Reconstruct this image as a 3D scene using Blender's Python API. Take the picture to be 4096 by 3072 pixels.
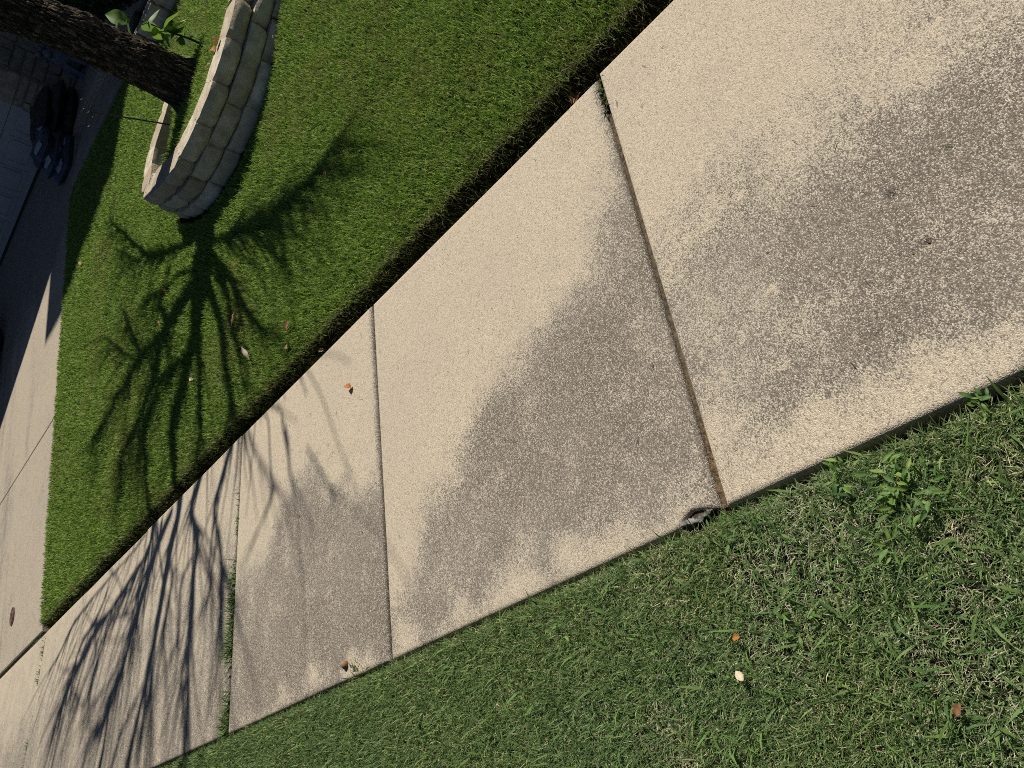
import bpy, bmesh, math, random
import numpy as np
from mathutils import Vector, Matrix, noise

for o in list(bpy.data.objects):
    bpy.data.objects.remove(o)
scene = bpy.context.scene
COL = scene.collection
RAD = math.radians

# ------------------------------------------------------------------ camera
# World: X across the sidewalk towards the house, Y along the sidewalk, Z up.
CAM_R = ((-0.13346, 0.85101, -0.50791),
         (-0.63806, -0.46593, -0.61302),
         (-0.75834, 0.24226, 0.60518))
CAM_Z = 1.5
cam = bpy.data.cameras.new('camera')
cam.sensor_width = 36.0
cam.lens = 27.1
cam.clip_start = 0.05
cam.clip_end = 500
cam_o = bpy.data.objects.new('camera', cam)
cam_o.matrix_world = Matrix.Translation((0, 0, CAM_Z)) @ Matrix(CAM_R).to_4x4()
COL.objects.link(cam_o)
scene.camera = cam_o

# ------------------------------------------------------------------ light
SUN_EL = 50.0
SUN_AZ = Vector((0.995, -0.08, 0)).normalized()          # horizontal direction towards the sun
TO_SUN = (SUN_AZ * math.cos(RAD(SUN_EL)) + Vector((0, 0, math.sin(RAD(SUN_EL))))).normalized()
world = bpy.data.worlds.new('World')
scene.world = world
world.use_nodes = True
wn = world.node_tree.nodes
sky = wn.new('ShaderNodeTexSky')
sky.sky_type = 'NISHITA'
sky.sun_disc = False
sky.sun_elevation = RAD(SUN_EL)
sky.sun_rotation = math.atan2(SUN_AZ.x, SUN_AZ.y)
sky.altitude = 300
sky.air_density = 0.5
sky.dust_density = 0.25
wn['Background'].inputs['Strength'].default_value = 0.05
world.node_tree.links.new(sky.outputs[0], wn['Background'].inputs['Color'])
sun = bpy.data.lights.new('sun', 'SUN')
sun.energy = 5.0
sun.angle = RAD(0.55)
sun.color = (1.0, 0.94, 0.84)
sun_o = bpy.data.objects.new('sun', sun)
sun_o.rotation_euler = TO_SUN.to_track_quat('Z', 'Y').to_euler()
COL.objects.link(sun_o)
scene.view_settings.view_transform = 'Standard'
scene.view_settings.look = 'None'
scene.view_settings.exposure = 0.0
scene.view_settings.gamma = 1.0
scene.view_settings.use_curve_mapping = False
scene.cycles.use_denoising = False
scene.cycles.filter_width = 0.95
scene.cycles.max_bounces = 6
scene.cycles.transparent_max_bounces = 4

# ------------------------------------------------------------------ helpers
def tag(o, label=None, cat=None, group=None, kind=None):
    if label: o['label'] = label
    if cat: o['category'] = cat
    if group: o['group'] = group
    if kind: o['kind'] = kind
    return o

def empty(name, loc=(0, 0, 0), rz=0.0):
    o = bpy.data.objects.new(name, None)
    o.empty_display_size = 0.1
    o.location = loc
    o.rotation_euler = (0, 0, rz)
    COL.objects.link(o)
    return o

def obj(name, me, mat=None, parent=None, loc=None, rot=None):
    if isinstance(me, bmesh.types.BMesh):
        m = bpy.data.meshes.new(name)
        me.to_mesh(m)
        me.free()
        me = m
    o = bpy.data.objects.new(name, me)
    if mat is not None and len(me.materials) == 0:
        me.materials.append(mat)
    if loc is not None: o.location = loc
    if rot is not None: o.rotation_euler = rot
    if parent is not None: o.parent = parent
    COL.objects.link(o)
    return o

def smooth(me, on=True):
    me.polygons.foreach_set('use_smooth', [on] * len(me.polygons))
    return me

def np_mesh(name, verts, faces=None, quads=None, tris=None):
    """mesh from numpy arrays: quads (n,4) and tris (m,3)"""
    me = bpy.data.meshes.new(name)
    verts = np.asarray(verts, np.float32)
    me.vertices.add(len(verts))
    me.vertices.foreach_set('co', verts.ravel())
    q = np.zeros((0, 4), np.int32) if quads is None else np.asarray(quads, np.int32)
    t = np.zeros((0, 3), np.int32) if tris is None else np.asarray(tris, np.int32)
    me.loops.add(q.size + t.size)
    me.loops.foreach_set('vertex_index', np.concatenate([q.ravel(), t.ravel()]))
    me.polygons.add(len(q) + len(t))
    st = np.concatenate([np.arange(len(q)) * 4, q.size + np.arange(len(t)) * 3]).astype(np.int32)
    me.polygons.foreach_set('loop_start', st)
    me.update(calc_edges=True)
    me.validate()
    return me

def set_attr(me, name, arr, kind='FLOAT'):
    a = me.attributes.new(name, kind, 'POINT')
    if kind == 'FLOAT':
        a.data.foreach_set('value', np.asarray(arr, np.float32))
    else:
        a.data.foreach_set('color', np.asarray(arr, np.float32).ravel())

def sstep(a, b, x):
    t = np.clip((x - a) / (b - a), 0, 1)
    return t * t * (3 - 2 * t)

def vnoise(x, y, scale, seed=0):
    """smooth value noise 0..1 on numpy arrays"""
    rs = np.random.RandomState(seed)
    tab = rs.rand(256, 256)
    x = np.asarray(x) * scale + 1000.0
    y = np.asarray(y) * scale + 1000.0
    xi = np.floor(x).astype(int); yi = np.floor(y).astype(int)
    fx = x - xi; fy = y - yi
    fx = fx * fx * (3 - 2 * fx); fy = fy * fy * (3 - 2 * fy)
    g = lambda a, b: tab[a % 256, b % 256]
    return ((g(xi, yi) * (1 - fx) + g(xi + 1, yi) * fx) * (1 - fy) +
            (g(xi, yi + 1) * (1 - fx) + g(xi + 1, yi + 1) * fx) * fy)

def fbm(x, y, scale, seed=0, octv=4):
    s = 0; a = 1; t = 0
    for i in range(octv):
        s = s + a * vnoise(x, y, scale * 2 ** i, seed + i); t += a; a *= 0.5
    return s / t

def in_poly(x, y, poly):
    x = np.asarray(x); y = np.asarray(y)
    r = np.zeros(x.shape, bool)
    n = len(poly)
    for i in range(n):
        x1, y1 = poly[i]; x2, y2 = poly[(i + 1) % n]
        c = ((y1 > y) != (y2 > y)) & (x < (x2 - x1) * (y - y1) / (y2 - y1 + 1e-12) + x1)
        r ^= c
    return r

def add_box(bm, lo, hi, bev=0.0):
    v = [bm.verts.new((x, y, z)) for x in (lo[0], hi[0]) for y in (lo[1], hi[1]) for z in (lo[2], hi[2])]
    fs = [(0, 1, 3, 2), (4, 6, 7, 5), (0, 4, 5, 1), (2, 3, 7, 6), (0, 2, 6, 4), (1, 5, 7, 3)]
    ff = [bm.faces.new([v[i] for i in f]) for f in fs]
    if bev > 0:
        es = list({e for f in ff for e in f.edges})
        bmesh.ops.bevel(bm, geom=es, offset=bev, segments=2, affect='EDGES', profile=0.6)

def tube(points, radii, sides=8, closed_end=True, jitter=0.0, seed=0):
    """numpy tube along points -> verts, quads, tris"""
    P = np.asarray(points, float); n = len(P)
    r = np.asarray(radii, float) * np.ones(n)
    T = np.gradient(P, axis=0); T /= np.linalg.norm(T, axis=1)[:, None] + 1e-9
    ref = np.array([0.3, 0.2, 0.93]); 
    if abs(np.dot(T[0], ref)) > 0.95: ref = np.array([1.0, 0, 0])
    V = []
    N = np.cross(T[0], ref); N /= np.linalg.norm(N)
    for i in range(n):
        N = N - T[i] * np.dot(N, T[i]); N /= np.linalg.norm(N)
        B = np.cross(T[i], N)
        for k in range(sides):
            a = 2 * math.pi * k / sides
            V.append(P[i] + r[i] * (math.cos(a) * N + math.sin(a) * B))
    Q = []
    for i in range(n - 1):
        for k in range(sides):
            k2 = (k + 1) % sides
            Q.append((i * sides + k, i * sides + k2, (i + 1) * sides + k2, (i + 1) * sides + k))
    Tt = []
    if closed_end:
        for e in (0, n - 1):
            V.append(P[e]); c = len(V) - 1
            for k in range(sides):
                k2 = (k + 1) % sides
                Tt.append((e * sides + k2, e * sides + k, c) if e == 0 else (e * sides + k, e * sides + k2, c))
    return np.array(V), Q, Tt

def tube_mesh(name, points, radii, sides=8):
    v, q, t = tube(points, radii, sides)
    return smooth(np_mesh(name, v, quads=q, tris=t))

def catmull(pts, per=6):
    P = [np.array(p, float) for p in pts]
    P = [2 * P[0] - P[1]] + P + [2 * P[-1] - P[-2]]
    out = []
    for i in range(1, len(P) - 2):
        for k in range(per):
            t = k / per
            a, b, c, d = P[i - 1], P[i], P[i + 1], P[i + 2]
            out.append(0.5 * (2 * b + (c - a) * t + (2 * a - 5 * b + 4 * c - d) * t * t + (3 * b - a - 3 * c + d) * t ** 3))
    out.append(P[-2])
    return np.array(out)

# ------------------------------------------------------------------ materials
class NB:
    """tiny node builder"""
    def __init__(self, name):
        self.m = bpy.data.materials.new(name)
        self.m.use_nodes = True
        self.t = self.m.node_tree
        self.n = self.t.nodes
        self.b = self.n['Principled BSDF']
        self.out = self.n['Material Output']
    def new(self, ty, **kw):
        x = self.n.new(ty)
        for k, v in kw.items():
            if hasattr(x, k): setattr(x, k, v)
        return x
    def link(self, a, b): self.t.links.new(a, b)
    def pos(self):
        return self.new('ShaderNodeNewGeometry').outputs['Position']
    def objc(self):
        return self.new('ShaderNodeTexCoord').outputs['Object']
    def scale(self, v, s):
        m = self.new('ShaderNodeMapping')
        m.inputs['Scale'].default_value = s if hasattr(s, '__len__') else (s, s, s)
        self.link(v, m.inputs['Vector']); return m.outputs[0]
    def noise(self, v, s, detail=4, rough=0.55, dist=0.0):
        x = self.new('ShaderNodeTexNoise'); x.inputs['Scale'].default_value = s
        x.inputs['Detail'].default_value = detail; x.inputs['Roughness'].default_value = rough
        x.inputs['Distortion'].default_value = dist
        self.link(v, x.inputs['Vector']); return x.outputs['Fac']
    def voro(self, v, s, feature='F1', out='Distance'):
        x = self.new('ShaderNodeTexVoronoi'); x.feature = feature; x.inputs['Scale'].default_value = s
        self.link(v, x.inputs['Vector']); return x.outputs[out]
    def sep(self, c, ch=0):
        x = self.new('ShaderNodeSeparateColor'); self.link(c, x.inputs[0]); return x.outputs[ch]
    def math(self, op, a, b=0.0, clamp=False):
        x = self.new('ShaderNodeMath'); x.operation = op; x.use_clamp = clamp
        for i, v in enumerate((a, b)):
            if hasattr(v, 'is_linked'): self.link(v, x.inputs[i])
            else: x.inputs[i].default_value = v
        return x.outputs[0]
    def ramp(self, f, a, b, lo=0.0, hi=1.0):
        x = self.new('ShaderNodeMapRange'); x.interpolation_type = 'SMOOTHSTEP'
        for i, v in zip((1, 2, 3, 4), (a, b, lo, hi)): 
            if hasattr(v, 'is_linked'): self.link(v, x.inputs[i])
            else: x.inputs[i].default_value = v
        self.link(f, x.inputs[0]); return x.outputs[0]
    def mix(self, f, a, b, blend='MIX'):
        x = self.new('ShaderNodeMix'); x.data_type = 'RGBA'; x.blend_type = blend
        if hasattr(f, 'is_linked'): self.link(f, x.inputs[0])
        else: x.inputs[0].default_value = f
        for i, v in zip((6, 7), (a, b)):
            if hasattr(v, 'is_linked'): self.link(v, x.inputs[i])
            else: x.inputs[i].default_value = (*v, 1)
        return x.outputs[2]
    def attr(self, name, out='Fac'):
        x = self.new('ShaderNodeAttribute'); x.attribute_name = name; return x.outputs[out]
    def rnd(self):
        return self.new('ShaderNodeObjectInfo').outputs['Random']
    def bump(self, h, strength, dist):
        x = self.new('ShaderNodeBump'); x.inputs['Strength'].default_value = strength
        x.inputs['Distance'].default_value = dist; self.link(h, x.inputs['Height'])
        self.link(x.outputs[0], self.b.inputs['Normal'])
    def col(self, c):
        if hasattr(c, 'is_linked'): self.link(c, self.b.inputs['Base Color'])
        else: self.b.inputs['Base Color'].default_value = (*c, 1)
    def rough(self, r, spec=None):
        self.b.inputs['Roughness'].default_value = r
        if spec is not None: self.b.inputs['Specular IOR Level'].default_value = spec

def mat_concrete(name, light=(0.560, 0.480, 0.360), fine=400.0, rot=0):
    k = NB(name); p = k.pos()
    st = k.attr('stain_shade')
    n1 = k.noise(p, 6, 6, 0.65); n2 = k.noise(p, 30, 4, 0.65)
    s = k.math('ADD', st, k.math('MULTIPLY', k.math('SUBTRACT', n1, 0.5), 0.9))
    s = k.math('ADD', s, k.math('MULTIPLY', k.math('SUBTRACT', n2, 0.5), 0.7))
    pale = k.ramp(k.noise(p, 26, 2, 0.5), 0.62, 0.72, 0.0, 0.40)
    s = k.math('SUBTRACT', s, pale)
    s = k.ramp(s, -0.05, 1.15)
    vc = k.voro(p, fine, out='Color'); vd = k.voro(p, fine)
    vb = k.voro(p, fine * 0.36, out='Color')
    r1 = k.sep(vc, 0); r2 = k.sep(vc, 1); rb = k.sep(vb, 0)
    prob = k.math('ADD', k.math('MULTIPLY', s, 0.62), 0.11)
    prob = k.math('ADD', prob, k.math('MULTIPLY', k.math('SUBTRACT', rb, 0.5), 0.16))
    dark = k.ramp(k.math('SUBTRACT', prob, r1), -0.10, 0.10)
    cream = k.mix(r2, tuple(c * 0.74 for c in light), tuple(min(1, c * 1.24) for c in light))
    grey = k.mix(r2, (0.30, 0.265, 0.215), (0.62, 0.56, 0.47))
    base = k.mix(s, cream, grey)
    dk = k.mix(r2, (0.085, 0.072, 0.06), (0.20, 0.165, 0.125))
    damt = k.math('MULTIPLY', dark, k.ramp(s, 0.0, 0.6, 0.66, 0.92))
    c = k.mix(damt, base, dk)
    big = k.noise(p, 2.1, 4, 0.55)
    c = k.mix(k.ramp(big, 0.38, 0.66, 0.0, 0.35), c, k.mix(0.5, c, (0.40, 0.355, 0.30)))
    k.col(c); k.rough(0.92, 0.2)
    k.bump(k.math('MULTIPLY', vd, -1.0), 0.6, 0.0025)
    return k.m

def mat_plain(name, c1, c2, scale=20, rough=0.8, spec=0.3, bump=0.0, bdist=0.01, detail=4):
    k = NB(name); p = k.pos()
    n = k.noise(p, scale, detail, 0.6)
    k.col(k.mix(k.ramp(n, 0.3, 0.7), c1, c2)); k.rough(rough, spec)
    if bump: k.bump(k.noise(p, scale * 3, 5, 0.6), bump, bdist)
    return k.m

def mat_block(name, c1=(0.46, 0.395, 0.29), c2=(0.76, 0.68, 0.54)):
    k = NB(name); p = k.pos()
    n = k.noise(p, 14, 5, 0.6); f = k.noise(p, 140, 3, 0.6)
    c = k.mix(k.ramp(n, 0.3, 0.72), c1, c2)
    c = k.mix(k.math('MULTIPLY', k.rnd(), 0.6), c, (0.33, 0.265, 0.175))
    c = k.mix(k.ramp(f, 0.50, 0.72, 0, 0.4), c, (0.25, 0.21, 0.15))
    k.col(c); k.rough(0.92, 0.2)
    k.bump(k.math('ADD', k.noise(p, 60, 5, 0.65), k.math('MULTIPLY', f, 0.4)), 0.7, 0.012)
    return k.m

def mat_bark():
    k = NB('bark'); p = k.objc()
    q = k.scale(p, (1, 1, 0.28))
    n = k.noise(q, 34, 5, 0.62, 0.4); f = k.noise(p, 160, 3, 0.6); b = k.noise(p, 6, 3, 0.5)
    c = k.mix(k.ramp(n, 0.36, 0.66), (0.075, 0.058, 0.042), (0.33, 0.26, 0.185))
    c = k.mix(k.ramp(b, 0.45, 0.7, 0, 0.4), c, (0.12, 0.105, 0.085))
    c = k.mix(k.ramp(f, 0.55, 0.75, 0, 0.35), c, (0.17, 0.14, 0.10))
    q2 = k.scale(p, (1, 1, 0.13))
    r1 = k.math('ABSOLUTE', k.math('SUBTRACT', k.noise(q2, 46, 3, 0.55, 0.9), 0.5))
    r2 = k.math('ABSOLUTE', k.math('SUBTRACT', k.noise(k.scale(p, (1, 1, 0.3)), 80, 2, 0.5, 0.6), 0.5))
    ce = k.math('MINIMUM', r1, k.math('ADD', k.math('MULTIPLY', r2, 1.2), 0.02))
    c = k.mix(k.ramp(ce, 0.008, 0.06, 0.95, 0), c, (0.018, 0.014, 0.010))
    k.col(c); k.rough(0.95, 0.15)
    k.bump(k.math('ADD', k.math('MULTIPLY', n, 0.5), k.ramp(ce, 0.0, 0.11)), 1.0, 0.022)
    return k.m

def mat_leaf(name, attr=True, col=(0.1, 0.2, 0.03), trans=0.35, rough=0.5, spec=0.35):
    k = NB(name)
    if attr:
        c = k.attr('col', 'Color')
    else:
        p = k.pos()
        c = k.mix(k.ramp(k.noise(p, 60, 4, 0.6), 0.3, 0.7), tuple(x * 0.75 for x in col), tuple(x * 1.25 for x in col))
    k.col(c); k.rough(rough, spec)
    tr = k.new('ShaderNodeBsdfTranslucent'); k.link(c if attr else c, tr.inputs['Color'])
    mx = k.new('ShaderNodeMixShader'); mx.inputs[0].default_value = trans
    k.link(k.b.outputs[0], mx.inputs[1]); k.link(tr.outputs[0], mx.inputs[2])
    k.link(mx.outputs[0], k.out.inputs['Surface'])
    return k.m

M = {}
M['walk'] = mat_concrete('sidewalk_concrete')
M['drive'] = mat_concrete('driveway_concrete', light=(0.475, 0.405, 0.31), fine=260.0)
M['dirt'] = mat_plain('joint_dirt', (0.055, 0.045, 0.034), (0.17, 0.125, 0.08), 55, 1.0, 0.05, 0.8, 0.006)
M['sand'] = mat_plain('joint_sand', (0.09, 0.068, 0.045), (0.40, 0.27, 0.15), 130, 1.0, 0.05, 1.0, 0.012)
M['soil'] = mat_plain('lawn_soil', (0.012, 0.010, 0.007), (0.040, 0.032, 0.018), 45, 1.0, 0.05, 1.0, 0.02)
M['block'] = mat_block('wall_block')
M['bark'] = mat_bark()
M['grass'] = mat_leaf('grass_blade', trans=0.38, rough=0.55, spec=0.22)
M['leaf'] = mat_leaf('plant_leaf', trans=0.40, rough=0.5, spec=0.3)
M['deadleaf'] = mat_leaf('dry_leaf', attr=True, trans=0.15, rough=0.7, spec=0.2)
M['stone'] = mat_plain('house_stone', (0.20, 0.175, 0.14), (0.34, 0.305, 0.25), 9, 0.9, 0.2, 0.8, 0.02)
M['mortar'] = mat_plain('mortar', (0.17, 0.155, 0.13), (0.25, 0.23, 0.20), 40, 0.95, 0.1)
M['door'] = mat_plain('garage_door_paint', (0.30, 0.31, 0.33), (0.34, 0.35, 0.37), 6, 0.5, 0.4)
M['rubber'] = mat_plain('black_rubber', (0.012, 0.012, 0.013), (0.022, 0.022, 0.022), 40, 0.7, 0.3)
M['roof'] = mat_plain('roof_shingle', (0.06, 0.055, 0.05), (0.12, 0.11, 0.1), 12, 0.9, 0.2)
M['siding'] = mat_plain('house_siding', (0.42, 0.38, 0.32), (0.48, 0.44, 0.37), 3, 0.8, 0.2)
M['metal'] = mat_plain('black_iron', (0.012, 0.012, 0.012), (0.03, 0.028, 0.026), 60, 0.4, 0.5)
M['bagblack'] = mat_plain('black_plastic', (0.008, 0.008, 0.009), (0.018, 0.016, 0.014), 16, 0.42, 0.4, 0.4, 0.01)
M['bagnavy'] = mat_plain('navy_printed_plastic', (0.022, 0.028, 0.05), (0.055, 0.07, 0.105), 14, 0.42, 0.4, 0.4, 0.01)
M['baglabel'] = mat_plain('pale_print', (0.20, 0.27, 0.32), (0.34, 0.41, 0.45), 30, 0.5, 0.4)
M['statue'] = mat_plain('grey_cast_stone', (0.10, 0.115, 0.15), (0.20, 0.22, 0.27), 18, 0.85, 0.2, 0.5, 0.01)
M['valve'] = mat_plain('rusty_iron', (0.10, 0.055, 0.05), (0.17, 0.09, 0.075), 50, 0.7, 0.4, 0.5, 0.004)
M['carpaint'] = mat_plain('black_car_paint', (0.006, 0.006, 0.007), (0.009, 0.009, 0.01), 3, 0.25, 0.5)
M['glass'] = mat_plain('dark_glass', (0.01, 0.012, 0.014), (0.012, 0.014, 0.016), 3, 0.08, 0.5)
M['rim'] = mat_plain('wheel_alloy', (0.10, 0.10, 0.11), (0.15, 0.15, 0.16), 30, 0.35, 0.5)
M['acorn'] = mat_plain('brown_husk', (0.25, 0.12, 0.05), (0.38, 0.20, 0.09), 90, 0.7, 0.3, 0.6, 0.004)
M['chip'] = mat_plain('broken_concrete', (0.20, 0.185, 0.165), (0.50, 0.46, 0.40), 90, 0.95, 0.15, 1.0, 0.012)
M['foil'] = mat_plain('grey_torn_plastic', (0.07, 0.065, 0.06), (0.42, 0.40, 0.37), 60, 0.4, 0.5, 1.0, 0.01)

# ------------------------------------------------------------------ layout numbers (metres)
WX0, WX1 = 0.585, 2.10            # sidewalk edges
SLOPE, SX0 = 0.0945, 2.0          # lawn and driveway rise towards the house
DRIVE_Y = 7.75                    # lawn edge of the driveway
HOUSE_X = 9.15
WALL_TOP = 0.515
FRONT = [(5.75, 2.22), (5.2, 2.46), (4.62, 2.745), (4.30, 2.87), (4.07, 3.05), (3.93, 3.28), (3.855, 3.55), (3.86, 3.83), (3.95, 4.08), (4.12, 4.34), (4.17, 4.40)]
BACK = [(4.22, 4.42), (4.45, 4.475), (4.68, 4.43), (4.89, 4.30), (5.06, 4.13), (5.13, 4.03)]
INNER = [(5.75, 2.35), (5.2, 2.60), (4.68, 2.87), (4.38, 3.0), (4.19, 3.15), (4.07, 3.35), (4.01, 3.57), (4.02, 3.80), (4.10, 4.02), (4.20, 4.20),
         (4.24, 4.28), (4.46, 4.34), (4.64, 4.29), (4.82, 4.18), (4.97, 4.02), (5.12, 3.80), (5.6, 3.9), (6.0, 4.0), (6.0, 2.3)]
TREE = np.array((4.745, 3.70))

def slope_z(x):
    return np.clip(SLOPE * (np.asarray(x) - SX0), 0.0, 0.665)

def ground_z(x, y):
    """lawn soil height"""
    x = np.asarray(x, float); y = np.asarray(y, float)
    z = slope_z(x) + 0.012
    # terrace held up behind the block wall, running out into the hill
    w = sstep(4.75, 3.9, y) * sstep(7.2, 5.2, x)
    ter = np.maximum(z, 0.455)
    up = (x > 5.1) & (y > np.interp(x, [4.68, 5.2, 5.75, 7], [2.87, 2.60, 2.35, 1.8]))
    z = np.where(up, z * (1 - w) + ter * w, z)
    ins = in_poly(x, y, INNER)
    pocket = 0.46 - 0.13 * sstep(3.95, 4.25, y)
    z = np.where(ins & (x < 5.3), pocket, z)
    # trimmed trench along the walk, slab bed, street side
    z = np.where(x < 2.19, z - 0.075 * sstep(2.18, 2.14, x), z)
    z = np.where(x < 2.125, -0.11, z)
    verge = -0.004 - 0.02 * sstep(0.4, -1.5, x) - 0.03 * sstep(0.545, 0.58, x)
    z = np.where(x < 0.60, verge, z)
    z = np.where((y > DRIVE_Y - 0.03) & (x > 2.1), slope_z(x) - 0.10, z)
    z = np.where((x > 7.14), np.minimum(z, slope_z(x) - 0.03), z)
    z = np.where((x > 7.19) & (y > 4.9), np.minimum(z, 0.38), z)
    z = z + (vnoise(x, y, 3.0, 5) - 0.5) * 0.022 * ((x > 2.25) & (x < 7.1) & (y < DRIVE_Y - 0.1))
    return z

# ------------------------------------------------------------------ ground sheet
def build_ground():
    xs = np.concatenate([np.linspace(-150, -1.2, 14), np.arange(-1.0, 2.08, 0.11), np.arange(2.09, 2.26, 0.015), np.arange(2.27, 7.3, 0.045), np.linspace(7.4, 16, 16), np.linspace(18, 170, 10)])
    ys = np.concatenate([np.linspace(-150, -1.5, 12), np.arange(-1.2, 8.3, 0.05), np.linspace(8.4, 16, 14), np.linspace(18, 170, 10)])
    X, Y = np.meshgrid(xs, ys, indexing='ij')
    Z = ground_z(X, Y)
    V = np.stack([X, Y, Z], -1).reshape(-1, 3)
    nx, ny = len(xs), len(ys)
    i, j = np.meshgrid(np.arange(nx - 1), np.arange(ny - 1), indexing='ij')
    a = (i * ny + j).ravel()
    Q = np.stack([a, a + ny, a + ny + 1, a + 1], 1)
    o = obj('ground', smooth(np_mesh('ground', V, quads=Q)), M['soil'])
    tag(o, 'dark soil under the lawns, sloping up to the house', 'ground', kind='structure')
build_ground()

# ------------------------------------------------------------------ concrete slabs
PITS = [(1.05, 0.30, 0.0105), (0.909, 0.282, 0.011), (0.905, 0.312, 0.006), (0.70, 3.08, 0.011), (1.36, 2.98, 0.010), (0.85, 0.24, 0.007), (1.10, 0.62, 0.006), (0.78, 0.43, 0.007), (1.30, 0.52, 0.005)]
def pits(x, y):
    d = np.zeros_like(x)
    for px, py, rr in PITS:
        d = np.maximum(d, 0.014 * np.clip(1.6 * (1 - ((x - px) ** 2 + ((y - py) * 1.25) ** 2) / rr ** 2), 0, 1))
    return d
def slab_mesh(name, x0, x1, y0, y1, zf, stain_shade_f, r=0.014, step=0.03, thick=0.09, notch=None, dz=0.0):
    def axis(a, b):
        e = np.array([0, 0.0015, 0.004, 0.008, 0.014])
        n = max(2, int((b - a - 0.028) / step))
        return np.concatenate([a + e, np.linspace(a + 0.014, b - 0.014, n + 1)[1:-1], (b - e)[::-1]])
    xs, ys = axis(x0, x1), axis(y0, y1)
    X, Y = np.meshgrid(xs, ys, indexing='ij')
    if notch is not None:
        X = notch(X, Y)
    dx = np.minimum(np.arange(len(xs))[:, None] * 0 + (X - X.min(0)[None, :]), x1 - X)
    dy = np.minimum(Y - y0, y1 - Y)
    def fall(d):
        t = np.clip((r - d) / r, 0, 1)
        return r * (1 - np.sqrt(np.maximum(0, 1 - t * t)))
    Z = zf(X, Y) + dz - np.maximum(fall(dx), fall(dy)) - pits(X, Y) + (vnoise(X, Y, 2.2, 9) - 0.5) * 0.004
    nx, ny = X.shape
    V = np.stack([X, Y, Z], -1).reshape(-1, 3)
    i, j = np.meshgrid(np.arange(nx - 1), np.arange(ny - 1), indexing='ij')
    a = (i * ny + j).ravel()
    Q = np.stack([a, a + ny, a + ny + 1, a + 1], 1)
    ring = list(range(0, ny)) + [k * ny + ny - 1 for k in range(1, nx)] + [(nx - 1) * ny + k for k in range(ny - 2, -1, -1)] + [k * ny for k in range(nx - 2, 0, -1)]
    low = V[ring].copy(); low[:, 2] -= thick
    base = len(V)
    n = len(ring)
    SQ = [(ring[k], ring[(k + 1) % n], base + (k + 1) % n, base + k) for k in range(n)]
    me = np_mesh(name, np.concatenate([V, low]), quads=np.concatenate([Q, np.array(SQ)]))
    me.flip_normals() if me.polygons[0].normal.z < 0 else None
    st = stain_shade_f(X, Y).ravel()
    set_attr(me, 'stain_shade', np.concatenate([st, st[ring] * 0 + 0.45]))
    return smooth(me)

def walk_stain_shade(x, y):
    n = (fbm(x, y, 3.0, 21, 4) - 0.5)
    n2 = (fbm(x, y, 9.0, 31, 3) - 0.5)
    xx = x + n * 0.50 + n2 * 0.20
    edge = sstep(0.62, 0.80, xx + 0.02)
    # nearest slab: broad blotch over the street-side half
    s1 = sstep(1.72, 1.02, xx) * sstep(0.54, 0.86, xx) * (0.60 + 0.40 * sstep(0.80, 0.40, y + n * 0.3))
    s1 = s1 * (1.12 + 0.9 * n2)
    s1 = np.maximum(s1, 0.95 * np.exp(-(((x - 1.16) / 0.17) ** 2 + ((y - 0.30) / 0.20) ** 2) + n2 * 1.5))
    s1 = np.maximum(s1, 0.50 * sstep(2.0, 1.3, xx) * sstep(0.50, 0.05, y))
    s1 = np.maximum(s1, 0.45 * sstep(1.62, 1.35, xx) * sstep(0.70, 0.88, y + n * 0.2) * sstep(0.85, 1.05, xx))
    b2 = 1.70 - 0.70 * (y - 1.0)
    s2 = sstep(b2 + 0.16, b2 - 0.22, xx) * sstep(0.56, 0.84, xx + 0.06) * (0.96 + n2 * 0.8)
    b3 = np.where(y < 3.05, 1.40 + 0.42 * (y - 2.385), 1.68 - 0.75 * (y - 3.05))
    s3 = sstep(b3 + 0.14, b3 - 0.26, xx) * sstep(0.54, 0.80, xx + 0.06) * (0.98 + n2 * 0.8)
    st = (fbm(x * 0.6, y * 3.0, 3.0, 41, 4) - 0.5)
    s4 = (0.30 + 0.62 * sstep(1.75, 1.0, xx + st * 0.5)) * (0.85 + st * 1.4)
    s = np.where(y < 0.895, s1, np.where(y < 2.31, s2, np.where(y < 3.655, s3, s4)))
    # clean lip left by the edging tool, grime hugging each joint
    for jy, w, a in ((0.90, 0.040, 1.0), (2.31, 0.024, 0.85), (3.655, 0.012, 0.3), (5.13, 0.010, 0.4), (6.50, 0.010, 0.4), (7.65, 0.010, 0.4)):
        d = y - jy
        s = np.where((d > 0) & (d < 0.1), np.maximum(s, a * np.exp(-(d / w) ** 2)), s)
    for px, py, rr, a in ((1.05, 0.30, 0.011, 1.5), (0.909, 0.282, 0.012, 1.5), (0.905, 0.309, 0.007, 1.4), (0.70, 3.08, 0.012, 1.5), (1.36, 2.98, 0.012, 1.2), (0.85, 0.24, 0.008, 1.3), (1.10, 0.62, 0.008, 1.2), (0.66, 0.98, 0.016, 1.1)):  # dark spots painted in for the shade inside the pits
        s = np.maximum(s, a * np.exp(-(((x - px) ** 2 + (y - py) ** 2) / rr ** 2)))
    return s

def flat_z(x, y): return np.zeros_like(x)

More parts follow.
